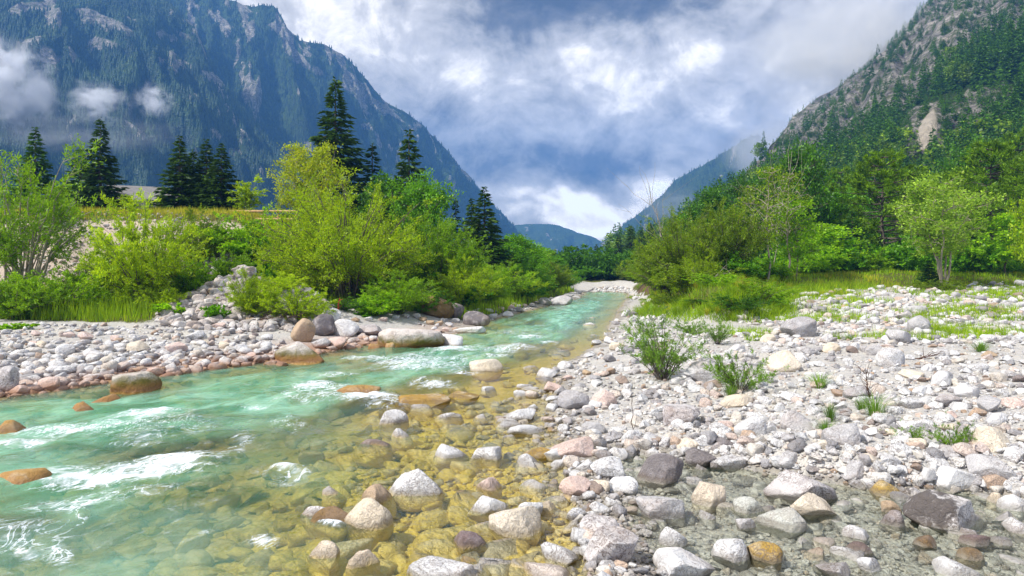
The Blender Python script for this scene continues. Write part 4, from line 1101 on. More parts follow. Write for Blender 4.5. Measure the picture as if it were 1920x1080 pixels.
plant('sapling', 'willow', 'sapling', 'small yellow sapling in front of the shingle roof', 'tree', 246, 31.5, 364, 40, group=GW)
plant('bigwillow', 'dark', 'bush', 'dark undergrowth bush at the foot of the huge round willow', 'bush', 735, 27.0, 505, 120, group=GW)
plant('leafy', 'dark', 'bush', 'dark leafy bush behind the low sunlit willow', 'bush', 770, 33, 450, 120, group=GW)
plant('herb', 'fresh', 'butterbur_plant', 'broad-leaved green plant left of the stone heap foot', 'plant', 325, 20.6, 566, 62)
plant('herb', 'green', 'butterbur_plant', 'broad-leaved green plant in front of the stone heap', 'plant', 408, 20.2, 570, 50)
plant('herb', 'fresh', 'butterbur_plant', 'small bright green plant alone on the left gravel bar', 'plant', 254, 15.2, 648, 30)
plant('herb', 'green', 'butterbur_plant', 'dark leafy plant at the foot of the huge round willow', 'plant', 690, 22.5, 585, 50)
plant('herb', 'fresh', 'butterbur_plant', 'leafy clump in the sand at the far left', 'plant', 30, 17.9, 606, 60)
# right bank
plant('bigwillow', 'olive', 'willow_bush', 'big olive willow with bare twigs at the right bank bend', 'bush', 1276, 33, 394, 156, group=GR)
plant('willow', 'olive', 'willow_bush', 'olive willow beside the big one above the driftwood', 'bush', 1362, 31, 380, 124, group=GR)
plant('willow2', 'willow', 'willow_bush', 'small yellow-green bush glowing between the two olive willows', 'bush', 1318, 30.5, 462, 66, group=GR)
plant('lowbush', 'olive', 'willow_bush', 'low olive bush at the tip of the right bank', 'bush', 1246, 33.5, 456, 130, group=GR)
plant('thin', 'olive', 'alder_tree', 'tall thin tree with pale bare trunk above the bank corner', 'tree', 1438, 31.0, 306, 84, group=GR, parts=TR, bark=M_PALEB)
plant('thin', 'olive', 'alder_tree', 'second tall thin tree with pale trunk, slightly shorter and farther back', 'tree', 1474, 32.5, 318, 84, group=GR, parts=TR, bark=M_PALEB)
plant('thin', 'olive', 'alder_tree', 'shorter thin pale-stemmed tree left of the tall thin pair', 'tree', 1412, 32, 342, 74, group=GR, parts=TR, bark=M_PALEB)
plant('broad', 'dark', 'broadleaf_tree', 'dense dark green tree behind the tall thin pair', 'tree', 1497, 46, 288, 116, group=GR, parts=TR)
plant('young', 'fresh', 'alder_tree', 'light green young tree with a forked pale stem', 'tree', 1492, 33, 378, 84, group=GR, parts=TR, bark=M_PALEB)
plant('young', 'fresh', 'alder_tree', 'bright light-green tree between young forked tree and dark pine', 'tree', 1562, 37, 424, 104, group=GR, parts=TR)
plant('pine2', 'pine', 'pine_tree', 'tall dark pine with straight black trunk on the right bank', 'tree', 1655, 45, 290, 152, group=GR, parts=TR)
plant('multistem', 'pale', 'willow_tree', 'pale-leaved tree fanning out from many stems on the grassy edge', 'tree', 1768, 31.5, 322, 186, group=GR, parts=TR, bark=M_PALEB)
plant('pine', 'pine', 'pine_tree', 'dense pine with tufted crown near the right picture edge', 'tree', 1862, 46, 270, 150, group=GR, parts=TR)
plant('young', 'fresh', 'alder_tree', 'light green tree below the dense tufted pine', 'tree', 1886, 36, 404, 110, group=GR, parts=TR)
plant('pine3', 'pine', 'pine_tree', 'slender pine in the gap between dark pine and pale fanning tree', 'tree', 1716, 52, 322, 90, group=GR, parts=TR)
plant('pine3', 'pine', 'pine_tree', 'pine with bare black lower trunk just right of the pale fanning tree', 'tree', 1806, 38, 330, 110, group=GR, parts=TR)
plant('spruce3', 'sprucegreen', 'spruce_tree', 'knee-high young spruce in the grass before the pale fanning tree', 'tree', 1742, 33, 488, 44, group=GR, parts=TR)
plant('spruce3', 'sprucegreen', 'spruce_tree', 'young feathery spruce left of the tall dark pine', 'tree', 1598, 43, 392, 72, group=GR, parts=TR)
plant('broad2', 'green', 'broadleaf_tree', 'green tree filling the gap behind the bright light-green tree', 'tree', 1546, 50, 362, 120, group=GR, parts=TR)
plant('pine2', 'pine', 'pine_tree', 'pine cut off by the right picture edge', 'tree', 1935, 40, 300, 130, group=GR, parts=TR)
plant('young', 'willow', 'alder_tree', 'yellow-green sapling crown at the right picture edge', 'tree', 1925, 33, 372, 60, group=GR, parts=TR)
for kind, lf, px, Y, top, w, lab in [('lowbush', 'olive', 1292, 27.5, 488, 150, 'olive brush hanging over the driftwood at the bank foot'), ('lowbush', 'fresh', 1350, 25.6, 510, 110, 'bright low bush on the bank next to the driftwood'), ('lowbush', 'willowdim', 1424, 23.8, 522, 120, 'rounded grassy bush crowning the bank corner'),
        ('lowbush', 'dark', 1388, 22.4, 548, 110, 'dark shaded brush under the broken bank corner'), ('willow2', 'olive', 1232, 40, 478, 80, 'olive bush leaning to the water left of the big olive willow'), ('leafy', 'green', 1385, 30.5, 474, 90, 'green leafy bush below the olive willows'), ('leafy', 'fresh', 1448, 33, 486, 70, 'bright leafy bush at the feet of the tall thin trees'),
        ('lowbush', 'dark', 1312, 24.6, 566, 70, 'dark low brush at the foot of the bank beside the driftwood'), ('lowbush', 'olive', 1262, 27.0, 540, 90, 'dull olive brush where the long driftwood touches the gravel'), ('lowbush', 'fresh', 1452, 23.8, 548, 70, 'bright grassy brush on the broken bank corner'),
        ('lowbush', 'olive', 1760, 29.8, 520, 90, 'brown-green brush under the pale fanning tree'), ('leafy', 'fresh', 1530, 36, 462, 80, 'leafy bush between the young forked tree and the bright light-green tree'), ('leafy', 'willowdim', 1625, 38, 470, 80, 'light bush at the foot of the tall dark pine'), ('leafy', 'fresh', 1840, 37, 440, 90, 'fresh green bush beside the pine with bare trunk')]:
    plant(kind, lf, 'bush', lab, 'bush', px, Y, top, w, group=GR)
for kind, lf, px, Y, top, w, lab in [('leafy', 'willowdim', 440, 24.6, 470, 70, 'pale bush on top of the stone heap'), ('willow2', 'willow', 528, 22.0, 512, 80, 'yellow-green willow covering the river side of the stone heap'), ('lowbush', 'dark', 640, 22.6, 556, 110, 'dark brush right above the white willow-foot boulder'), ('willow2', 'willowdim', 748, 24.2, 512, 120, 'mid-green willow drooping over the cracked boulder'), ('leafy', 'fresh', 705, 23.0, 548, 80, 'small bright bush at the lower edge of the huge round willow'), ('lowbush', 'dark', 800, 25.5, 540, 110, 'dark brush above the big slanted brown boulder'),
        ('willow2', 'willowdim', 905, 31.5, 512, 100, 'green willow behind the mossy dark boulder'), ('willow2', 'willow', 960, 38.5, 512, 90, 'sunlit low willow upstream on the left bank'), ('willow2', 'willowdim', 1000, 44.5, 508, 80, 'green low willow before the far grey boulder'), ('leafy', 'green', 415, 24.2, 520, 60, 'green bush growing out of the heap front'), ('lowbush', 'willow', 300, 21.2, 530, 90, 'trailing low bush beside the stone heap foot'), ('lowbush', 'willowdim', 30, 20.8, 500, 150, 'green thicket at the left picture edge below the open willow')]:
    plant(kind, lf, 'bush', lab, 'bush', px, Y, top, w, group=GW)
# rows behind, right
back = [(1225, 62, 428, 54, 'spruce3', 'sprucegreen'), (1340, 56, 360, 90, 'broad2', 'dark'), (1395, 58, 338, 90, 'broad', 'dark'), (1445, 64, 318, 80, 'pine2', 'pine'), (1580, 66, 320, 100, 'pine2', 'pine'), (1610, 60, 352, 90, 'broad', 'green'),
        (1690, 66, 318, 100, 'pine', 'pine'), (1765, 64, 330, 90, 'pine2', 'pine'), (1825, 60, 276, 96, 'broad', 'dark'), (1905, 64, 250, 110, 'pine', 'pine'), (1640, 74, 300, 90, 'spruce3', 'sprucegreen'), (1540, 76, 318, 76, 'spruce3', 'sprucegreen'),
        (1985, 55, 270, 120, 'pine2', 'pine'), (1290, 66, 402, 70, 'broad', 'dark'), (1370, 70, 372, 60, 'spruce3', 'sprucegreen'), (1475, 75, 340, 70, 'spruce3', 'sprucegreen')]
bw = {'spruce3': 'young spruce', 'broad2': 'dark broadleaf tree', 'broad': 'bushy broadleaf tree', 'pine2': 'broad pine', 'pine': 'tufted pine'}
bn = ['behind the tip of the right bank', 'behind the second olive willow', 'left of the thin pale trees', 'behind the tall thin pair', 'behind the bright light-green tree', 'between young feathery spruce and dark pine', 'behind the tall dark pine', 'above the pale fanning tree',
      'beside the dense tufted pine', 'behind the yellow-green sapling at the edge', 'rising over the young feathery spruce', 'over the gap-filling green tree', 'outside the right picture edge', 'behind the big olive willow', 'peeping over the second olive willow', 'peeping between the thin trees']
for (px, Y, top, w, k, lf), b in zip(back, bn):
    plant(k, lf, {'s': 'spruce_tree', 'b': 'broadleaf_tree', 'p': 'pine_tree'}[k[0]], f'{bw[k]} {b}', 'tree', px, Y, top, w, group='second row of trees behind the right bank', parts=TR)
# the dark trees that close the valley behind the bend
bend = [(1066, 84, 476, 34, 'spruce3', 'sprucegreen', 'low green spruce by the river bend, first from the left bank'), (1082, 92, 462, 34, 'spruce2', 'spruce', 'narrow dark spruce behind the far gravel bank'), (1100, 96, 466, 36, 'spruce3', 'sprucegreen', 'green spruce over the middle of the far gravel bank'),
        (1118, 98, 458, 34, 'spruce2', 'spruce', 'dark spruce over the end of the far gravel bank'), (1140, 96, 452, 40, 'spruce3', 'sprucegreen', 'broad spruce right of the far gravel bank'), (1160, 100, 440, 38, 'spruce2', 'spruce', 'pointed dark spruce under the misty mountain foot'),
        (1183, 90, 424, 44, 'spruce2', 'spruce', 'tall blackish spruce next to the olive willows, left one'), (1203, 94, 428, 40, 'spruce2', 'spruce', 'blackish spruce close to the tall one by the olive willows'), (1220, 84, 418, 44, 'spruce', 'spruce', 'blackish spruce half behind the big olive willow')]
for px, Y, top, w, k, lf, lab in bend:
    plant(k, lf, 'spruce_tree', lab, 'tree', px, Y, top, w, group='spruces closing the valley behind the bend', parts=TR)
for px, Y, top, w, k, lf, lab in [(1090, 72, 500, 60, 'leafy', 'green', 'green bush behind the far gravel bank'), (1140, 74, 496, 70, 'leafy', 'dark', 'dark bush right behind the far gravel bank'), (1190, 66, 490, 60, 'willow2', 'olive', 'olive bush where the right bank meets the bend'),
                                  (1215, 52, 496, 60, 'willow2', 'willowdim', 'green bush on the water edge before the big olive willow'), (1062, 60, 508, 50, 'willow2', 'green', 'low green bush where the left bank meets the bend')]:
    plant(k, lf, 'bush', lab, 'bush', px, Y, top, w, group='bushes at the river bend')
# shrubs and tufts on the gravel
plant('gravelshrub', 'shrub', 'willow_shrub', 'largest grey-green willow shrub growing from the gravel bar', 'shrub', 1242, 0, None, 136, h=1.22, py=712)
plant('gravelshrub2', 'shrub', 'willow_shrub', 'second willow shrub on the gravel, spreading with red-brown stems', 'shrub', 1388, 0, None, 112, h=.78, py=736)
plant('gravelshrub', 'shrub', 'willow_shrub', 'small willow shrub on gravel under the grassy bank', 'shrub', 1345, 0, None, 56, h=.62, py=645)
plant('gravelshrub2', 'shrub', 'willow_shrub', 'little shrub at the foot of the bank, bluish green', 'shrub', 1300, 0, None, 70, h=.5, py=628)
plant('gravelshrub2', 'shrub', 'willow_shrub', 'low sprig beside the ridged boulders near the right edge', 'shrub', 1784, 0, None, 66, h=.34, py=835)
plant('gravelshrub2', 'shrub', 'willow_shrub', 'tiny sprig lying on cobbles left of the smooth white oval stone', 'shrub', 1700, 0, None, 60, h=.2, py=820)

def tuft(seed, n=150, spread=.95, bend=.6):
    r = np.random.default_rng(seed); VV = []; FF = []
    for i in range(n):
        az = r.uniform(0, 6.283); sp = r.random() ** .7 * spread; h = r.uniform(.55, 1.0)
        b = np.array([math.cos(az), math.sin(az), 0]) * r.uniform(0, .09)
        d = np.array([math.cos(az), math.sin(az), 0]); s = np.array([-math.sin(az), math.cos(az), 0]) * .007
        m = b + d * sp * .4 + np.array([0, 0, h * .62]); e = b + d * sp + np.array([0, 0, h * (1 - .35 * bend * sp)])
        k = len(VV) * 1
        VV += [b - s, b + s, m + s * .8, m - s * .8, e, e]
        FF += [[k, k + 1, k + 2, k + 3], [k + 3, k + 2, k + 4, k + 5]]
    return np.array(VV), np.array(FF)
TUF = [tuft(60 + k) for k in range(4)]
for i, (px, py, w, h, lab) in enumerate([(1640, 786, 66, .42, 'bushy green grass tuft growing below the rooty weed'), (1536, 728, 52, .34, 'spiky grass tuft between the rounded cream boulder and the rooty weed'), (1556, 790, 40, .32, 'thin grass tuft in front of the grey wedge boulder'),
                                          (1548, 812, 44, .22, 'low bright tuft beside the grooved grey boulder'), (1370, 742, 40, .3, 'grassy tuft under the second gravel shrub'), (1615, 770, 36, .26, 'small tuft touching the bushy grass tuft'), (1840, 660, 50, .3, 'pale grass tuft on the right gravel near the edge')]):
    g = ground_at(px, py)[0]
    if i == 0: TM = [mesh('tuft', *t, LM['shrub'], smooth=False) for t in TUF]
    o = link('grass_tuft', TM[i % 4], None, (g[0], g[1], g[2] - .03)); s = w / FPX * g[1]
    o.scale = (s, s, h); tag(o, lab, 'grass tuft', 'grass tufts on the gravel')
def sticks(name, label, cat, px, py, n, ln, rad, mat, seed, flat=.5, spread=1.0, dirx=None, z=0.0, Y=None):
    """a dead branch: one main stem with forking side twigs"""
    r = np.random.default_rng(seed); g = ground_at(px, py)[0]
    if Y: g = np.array([(px - HX) / FPX * Y, Y, H((px - HX) / FPX * Y, Y)[0]])
    paths = []
    d0 = np.array(dirx if dirx is not None else [r.normal(), r.normal() * .3, flat]); d0 = d0 / np.linalg.norm(d0)
    main = np.array([0, 0, 0.]) + np.linspace(0, 1, 7)[:, None] * d0 * ln + np.cumsum(r.normal(0, ln * .02, (7, 3)), 0)
    paths.append((main, np.linspace(rad, rad * .3, 7)))
    for i in range(n):
        k = r.integers(1, 6); d = d0 + r.normal(0, .45 * spread, 3); d[2] = abs(d[2]) * .7 + .05; d /= np.linalg.norm(d)
        l2 = ln * r.uniform(.15, .5)
        q = main[k] + np.linspace(0, 1, 5)[:, None] * d * l2 + np.cumsum(r.normal(0, l2 * .04, (5, 3)), 0)
        paths.append((q, np.linspace(rad * .5, rad * .12, 5)))
        if r.random() < .6:
            d2 = d + r.normal(0, .4, 3)
            paths.append((q[3] + np.linspace(0, 1, 4)[:, None] * d2 * l2 * .5, np.linspace(rad * .25, rad * .08, 4)))
    o = link(name, mesh(name, *tubes(paths, 5), mat), None, (g[0], g[1], g[2] + z))
    tag(o, label, cat)
sticks('dead_twig', 'thin upright dark twig standing among the cobbles', 'twig', 1185, 815, 4, .48, .006, M_ROOTS, 3, dirx=[-.08, 0, 1], spread=.4)
sticks('driftwood_branch', 'long pale driftwood branch leaning down from the right bank', 'driftwood', 1236, 585, 9, 3.2, .045, M_WOOD, 4, dirx=[1, .5, .42], z=.1)
sticks('driftwood_branch', 'shorter grey driftwood fork lying over the long pale branch', 'driftwood', 1262, 572, 8, 2.2, .03, M_WOOD, 5, dirx=[1, .2, .3], z=.3)
sticks('dead_branch', 'white dead branch poking out of the bank grass', 'driftwood', 1404, 532, 3, 1.3, .025, M_WOOD, 6, dirx=[-1, 0, .7], Y=27.5, z=.0)
sticks('root_weed', 'reddish rooty weed with bare twigs above the bushy grass tuft', 'weed', 1632, 750, 22, .42, .008, M_ROOTS, 8, dirx=[-.15, 0, 1], spread=1.1)
sticks('root_weed', 'tangle of reddish driftwood roots by the pale barrel boulder', 'driftwood', 1705, 672, 12, .5, .014, M_ROOTS, 9, dirx=[1, -.2, .15])
sticks('dead_branch', 'red-brown snapped branch beneath the huge round willow', 'driftwood', 630, 602, 7, .75, .028, M_RED, 10, dirx=[.2, 0, 1], Y=21.3)
sticks('dead_branch', 'brown fallen twigs spread before the upright tan boulder', 'driftwood', 470, 610, 16, 1.7, .014, M_ROOTS, 11, dirx=[1, -.1, .06], z=.12)
for i, (px, Y, ln, dx, lab) in enumerate([(1268, 36, 5.6, -.22, 'bare grey snag leaning left out of the big olive willow'), (1452, 36, 6.6, .1, 'bare pale snag beside the tall thin tree')]):
    sticks('dead_tree', lab, 'dead tree', px, 560, 14, ln, .026, M_WOOD, 40 + i, dirx=[dx, 0, 1], Y=Y, spread=.6)

# ------------------------------------------------------------------ grass and undergrowth
def blades(P, hgt, wd, lean=.35):
    n = len(P); az = rng.uniform(0, 6.283, n); a2 = rng.uniform(0, 6.283, n)
    s = np.stack([np.cos(az), np.sin(az), np.zeros(n)], 1) * (wd / 2)[:, None]
    l = np.stack([np.cos(a2), np.sin(a2), np.zeros(n)], 1) * (hgt * lean * rng.random(n))[:, None]
    V = np.stack([P - s, P + s, P + l + np.stack([np.zeros(n), np.zeros(n), hgt], 1)], 1).reshape(-1, 3)
    return V, np.arange(3 * n).reshape(n, 3)
def grass(name, label, mat, n, region, hl, hh, wpx, thr=.5, fn=None):
    lo, hi = region
    q = rng.uniform(lo, hi, (n, 2)); 
    # uniform over the picture rather than over the ground, so far grass is thinner
    Y = lo[1] * hi[1] / (hi[1] - rng.random(n) * (hi[1] - lo[1])); X = q[:, 0]
    z, g = terrain(X, Y)
    k = (g > thr) & (rng.random(n) < g)
    if fn is not None: k &= fn(X, Y, z)
    X, Y, z = X[k], Y[k], z[k]
    cl = .55 + .75 * (fb2(X, Y, 1.3, 3, 1.5) * .5 + .5)
    hgt = rng.uniform(hl, hh, len(X)) * cl
    V, Fq = blades(np.stack([X, Y, z - .02], 1), hgt, np.maximum(wpx * Y / FPX, .008))
    tag(link(name, mesh(name, V, Fq, mat, smooth=False)), label, 'grass', kind='stuff')
grass('meadow_grass', 'lush green grass along the right bank', LM['grass'], 120000, ((5, 21), (42, 56)), .10, .30, 1.5, .5, lambda x, y, z: (fb2(x, y, .45, 3, 6) > -.02) | (x > 12))
grass('dry_grass', 'yellowish dry grass on the brow of the right bank', LM['dry'], 90000, ((9, 24), (42, 48)), .10, .30, 1.5, .5, lambda x, y, z: fb2(x, y, .25, 3, 6) < .1)
grass('bar_grass', 'thin grass sprouting between stones of the upper right gravel', LM['grass'], 26000, ((5, 12), (40, 32)), .06, .22, 1.2, .12, lambda x, y, z: bank_sd(x, y) < .2)
def patch(x, y, z):
    return (fb2(x, y, .7, 3, 12.5) > .08)
def barpatch():
    q = rng.uniform(0, 1, (90000, 2)); y = 15 * 34 / (34 - q[:, 1] * 19); x = y * (.24 + .75 * q[:, 0])
    g = np.stack([x, y, H(x, y)], 1); k = patch(g[:, 0], g[:, 1], None) & (bank_sd(g[:, 0], g[:, 1]) < .4) & (g[:, 2] > .3)
    g = g[k]
    V, Fq = blades(g - np.array([0, 0, .02]), rng.uniform(.06, .26, len(g)), np.maximum(1.2 * g[:, 1] / FPX, .008), .6)
    tag(link('gravel_grass', mesh('gravel_grass', V, Fq, LM['grass'], smooth=False)), 'patches of short yellow-green grass among the upper right stones', 'grass', kind='stuff')
barpatch()
grass('shore_grass', 'tall green grass on the left flat below the terrace', LM['grass'], 70000, ((-32, 18.5), (-3, 30)), .2, .75, 1.4, .5)
grass('terrace_grass', 'golden dry grass along the left terrace brow', LM['dry'], 60000, ((-40, 29), (-6, 42)), .1, .38, 1.4, .5, lambda x, y, z: z > 3.2)
grass('bank_grass', 'green grass under the bushes of the left bank', LM['grass'], 40000, ((-8, 24), (10, 66)), .2, .6, 1.6, .5, lambda x, y, z: x < xl(y) + .1)
# overhanging grass at the bank corner
k_ = 420; bx = rng.uniform(5.4, 13, k_); by = rng.uniform(20.8, 36, k_); sdb = bank_sd(bx, by)
ok_ = (sdb > -.15) & (sdb < 3.2); bx, by = bx[ok_], by[ok_]; m_ = len(bx)
for nm, mt, h0, sub in (('grass_clumps', 'grass', .6, np.arange(m_) % 4 != 1), ('dry_grass_clumps', 'dry', .5, np.arange(m_) % 4 == 1)):
    X_, Y_ = bx[sub], by[sub]; n_ = len(X_); hh = rng.uniform(.45, 1.0, n_) * h0
    V, Fq = scatter(TUF, rng.integers(0, 4, n_), np.stack([X_, Y_, H(X_, Y_) - .04], 1), np.stack([hh * .8, hh * .8, hh], 1), rng.uniform(0, 6.28, n_))
    tag(link(nm, mesh(nm, V, Fq, LM[mt], smooth=False)), 'uneven ' + ('green' if mt == 'grass' else 'yellowed') + ' grass clumps on the corner of the right bank', 'grass', kind='stuff')
q = rng.uniform(0, 1, (9000, 2)); seg = np.array([(5.9, 30), (5.7, 26.5), (6.7, 22.6), (7.7, 21.9), (9.3, 23.8), (10.7, 27.6), (13, 30.6), (17, 32.2)])
sx = np.interp(q[:, 0] * 7, np.arange(8), seg[:, 0]) + rng.normal(0, .35, 9000); sy = np.interp(q[:, 0] * 7, np.arange(8), seg[:, 1]) + rng.normal(.25, .35, 9000)
V, Fq = blades(np.stack([sx, sy, H(sx, sy)], 1), rng.uniform(.15, .5, 9000), np.full(9000, .022), 1.3)
tag(link('overhanging_grass', mesh('overhanging_grass', V, Fq, LM['grass'], smooth=False)), 'long green grass drooping over the broken edge of the right bank', 'grass', kind='stuff')
def undergrowth(name, label, mat, n, reg, hl, hh, protos, fn=None):
    lo, hi = reg
    px = rng.uniform(lo[0], hi[0], n); Y = rng.uniform(lo[1], hi[1], n); X = (px - HX) / FPX * Y
    z, g = terrain(X, Y); k = g > .6
    if fn is not None: k &= fn(X, Y, z)
    X, Y, z = X[k], Y[k], z[k]; m = len(X)
    h = rng.uniform(hl, hh, m); w = h * rng.uniform(.8, 1.5, m)
    V, Fq = scatter([PROTO[p][1] for p in protos], rng.integers(0, len(protos), m), np.stack([X, Y, z - .05], 1), np.stack([w, w, h], 1), rng.uniform(0, 6.28, m))
    tag(link(name, mesh(name, V, Fq, mat, smooth=False)), label, 'undergrowth', kind='stuff')
PROTO['under'] = bush(50, 20, 8, 14, .10, .05, .7, (-.2, 1.0), .6)
PROTO['under2'] = bush(51, 20, 8, 16, .09, .03, .7, (-.2, 1.0), .6)
undergrowth('bank_undergrowth', 'leafy undergrowth beneath the trees of the right bank', LM['green'], 260, ((1200, 36), (2050, 75)), .7, 2.2, ['under', 'under2'], lambda x, y, z: bank_sd(x, y) > 3)
undergrowth('light_undergrowth', 'lighter leafy saplings under the right bank trees', LM['fresh'], 90, ((1400, 36), (2050, 60)), .6, 1.6, ['under', 'under2'], lambda x, y, z: bank_sd(x, y) > 4)
undergrowth('left_undergrowth', 'shaded undergrowth among the left bank bushes', LM['dark'], 120, ((560, 27), (1060, 60)), .6, 1.5, ['under', 'under2'], lambda x, y, z: x < xl(y) - 1.2)
undergrowth('bend_undergrowth', 'dark undergrowth behind the far gravel bank', LM['dark'], 90, ((1040, 72), (1240, 110)), 1.5, 3.6, ['under'], None)

# ------------------------------------------------------------------ forests on the slopes
def forest(name, label, mat, surf, n, hlo, hhi, protos, wr, rockmax=.45, dens=None, pxlim=(-150, 2100), pylim=(-120, 520)):
    P, rk, px, py = surf
    cx = (px[:-1, :-1] + px[1:, 1:]) / 2; cy = (py[:-1, :-1] + py[1:, 1:]) / 2
    ar = np.abs((px[1:, 1:] - px[:-1, :-1]) * (py[1:, :-1] - py[:-1, 1:]) - (py[1:, 1:] - py[:-1, :-1]) * (px[1:, :-1] - px[:-1, 1:])) + .5
    rkc = rk[:-1, :-1]
    w = ar * (rkc < rockmax) * (cx > pxlim[0]) * (cx < pxlim[1]) * (cy > pylim[0]) * (cy < pylim[1])
    if dens is not None: w = w * dens(cx, cy, rkc)
    w = w.ravel() / w.sum()
    c = rng.choice(len(w), n, p=w)
    i, j = np.unravel_index(c, ar.shape)
    a, b = rng.random(n)[:, None], rng.random(n)[:, None]
    Q = P[i, j] * (1 - a) * (1 - b) + P[i + 1, j] * a * (1 - b) + P[i, j + 1] * (1 - a) * b + P[i + 1, j + 1] * a * b
    h = rng.uniform(hlo, hhi, n) * (1 - .35 * (rk[i, j])); wd = h * rng.uniform(*wr, n)
    V, Fq = scatter(protos, rng.integers(0, len(protos), n), Q - np.array([0, 0, .4]), np.stack([wd, wd, h], 1), rng.uniform(0, 6.28, n))
    tag(link(name, mesh(name, V, Fq, mat, smooth=False)), label, 'forest', kind='stuff')

def farcon(seed, tiers=3, sd=5):
    r = np.random.default_rng(seed); VV, FF = [], []
    for k in range(tiers):
        z0 = .04 + k * .28; z1 = min(1.0, z0 + .48 + .06 * k); R = .2 * (1 - k * .27)
        o = len(VV)
        for j in range(sd):
            a = 6.283 * (j + r.random() * .5) / sd; rr = R * r.uniform(.7, 1.2)
            VV.append([math.cos(a) * rr, math.sin(a) * rr, z0 + r.uniform(-.04, .04)])
        VV.append([0, 0, z1])
        for j in range(sd): FF.append([o + j, o + (j + 1) % sd, o + sd])
    return np.array(VV), np.array(FF)
def farbroad(seed):
    r = np.random.default_rng(seed); V, Fq = ico(2) if False else ICO[2]
    V = V * (1 + .3 * fbm(V * 2 + seed, 2))[:, None]
    return V * np.array([.36, .36, .45]) + np.array([0, 0, .5]), Fq
FC = [farcon(k) for k in range(6)]
MIDC = [spruce(70 + k, 14, 7, 6, .22, .35, .05, .12, .028, .3)[1] for k in range(4)]
MIDP = [broadleaf(80 + k, 14, 4, 13, .075, .045, .3, .24, .06)[1] for k in range(3)]
def OUT(x, y): return 1 - .97 * ((x > 1695) & (x < 1905) & (y > 205 - (x - 1700) * .3) & (y < 385 - (x - 1700) * .6))
forest('far_forest', 'bluish conifer forest covering the big left mountain', LM['far'], A, 24000, 4.5, 8, FC, (.8, 1.25), .5)
forest('far_forest', 'dim blue forest on the farther left mountain', LM['far'], B, 22000, 4, 7.5, FC, (.8, 1.3), .5)
forest('far_forest', 'dark forest on the misty mountain right of the valley', LM['far'], D, 8000, 4, 8, FC, (.8, 1.3), .55)
forest('hillside_forest', 'dark conifers growing up the steep right mountainside', LM['hill'], Cm, 2500, 6, 11.5, MIDC, (.7, 1.05), .4, lambda x, y, r: ss(.5, .1, r) * OUT(x, y))
forest('hillside_forest', 'greener leafy trees mixed into the right mountainside forest', LM['hilllight'], Cm, 650, 5, 9, MIDP, (1.0, 1.5), .4, lambda x, y, r: ss(.5, .1, r) * (.08 + ss(270, 420, y)) * OUT(x, y))
forest('cliff_trees', 'small dark trees clinging to the cliffs of the right mountain', LM['hill'], Cm, 1500, 2.6, 6.5, MIDC, (1.0, 1.6), 1.1, lambda x, y, r: ss(.3, .8, r) + .3 * (y < 120))

# ------------------------------------------------------------------ barn and fence on the left terrace
def box(bm, c, s):
    r = bmesh.ops.create_cube(bm, size=1)
    for v in r['verts']: v.co = Vector((v.co.x * s[0] + c[0], v.co.y * s[1] + c[1], v.co.z * s[2] + c[2]))
def bobj(name, bm, mat, parent=None):
    me = bpy.data.meshes.new(name); bm.to_mesh(me); bm.free(); me.materials.append(mat)
    return link(name, me, parent)
def roof_mat():
    m, nt = newmat('grey_shingles')
    tc = nd(nt, 'ShaderNodeTexCoord').outputs['Object']
    br = nd(nt, 'ShaderNodeTexBrick', {'Vector': tc, 'Color1': (.16, .16, .17, 1), 'Color2': (.26, .25, .25, 1), 'Mortar': (.12, .12, .12, 1), 'Scale': 4.0, 'Mortar Size': .03, 'Row Height': .3})
    col = mixc(nt, .5, br.outputs[0], ramp(nt, noise(nt, tc, 3, 5), [(.3, (.15, .15, .16)), (.7, (.27, .26, .25))]))
    b = nd(nt, 'ShaderNodeBsdfPrincipled', {'Base Color': col, 'Roughness': .8})
    nd(nt, 'ShaderNodeOutputMaterial', {0: b.outputs[0]})
    return m
Yb = 46.0
pr = atpx(288, 350, Yb)
bz0 = float(H(pr[0], Yb)[0]); rh = pr[2] - bz0
barn = link('barn', None, None, (pr[0], Yb, bz0)); barn.rotation_euler = (0, 0, math.radians(24))
tag(barn, 'small barn with grey shingle roof half hidden behind the spruce clump', 'barn')
bm = bmesh.new(); box(bm, (0, 0, (rh - 1.5) / 2), (4.2, 5.0, rh - 1.5))
bobj('wall', bm, M_BARK, barn)
for s in (-1, 1):
    bm = bmesh.new()
    p = [(-2.7, 0, rh), (2.7, 0, rh), (2.7, s * 3.1, rh - 1.75), (-2.7, s * 3.1, rh - 1.75)]
    vs = [bm.verts.new(q) for q in p] + [bm.verts.new((q[0], q[1], q[2] - .12)) for q in p]
    for f in ((0, 1, 2, 3), (7, 6, 5, 4), (0, 4, 5, 1), (1, 5, 6, 2), (2, 6, 7, 3), (3, 7, 4, 0)): bm.faces.new([vs[k] for k in f])
    bmesh.ops.recalc_face_normals(bm, faces=bm.faces)
    bobj('roof', bm, roof_mat(), barn)
fen = link('wooden_fence', None, None, (0, 0, 0)); tag(fen, 'low wooden rail fence on the terrace edge beside the yellow birches', 'fence')
fp = [(432, 33.0), (462, 32.6), (492, 32.2), (522, 32.0), (556, 31.8)]
fw = []
for px, Y in fp:
    X = (px - HX) / FPX * Y; z = float(H(X, Y)[0]); top = CH + (HY - 394) / FPX * Y
    bm = bmesh.new(); bmesh.ops.create_cone(bm, cap_ends=True, segments=8, radius1=.06, radius2=.05, depth=top - z + .35)
    o = bobj('post', bm, M_RAIL, fen); o.location = (X, Y, (top + z - .35) / 2)
    fw.append((X, Y, top))
for dz in (-.06, -.42):
    V, Fq = tubes([(np.array(fw) + np.array([0, -.07, dz]), np.full(len(fw), .055))], 8)
    link('rail', mesh('rail', V, Fq, M_RAIL), fen)

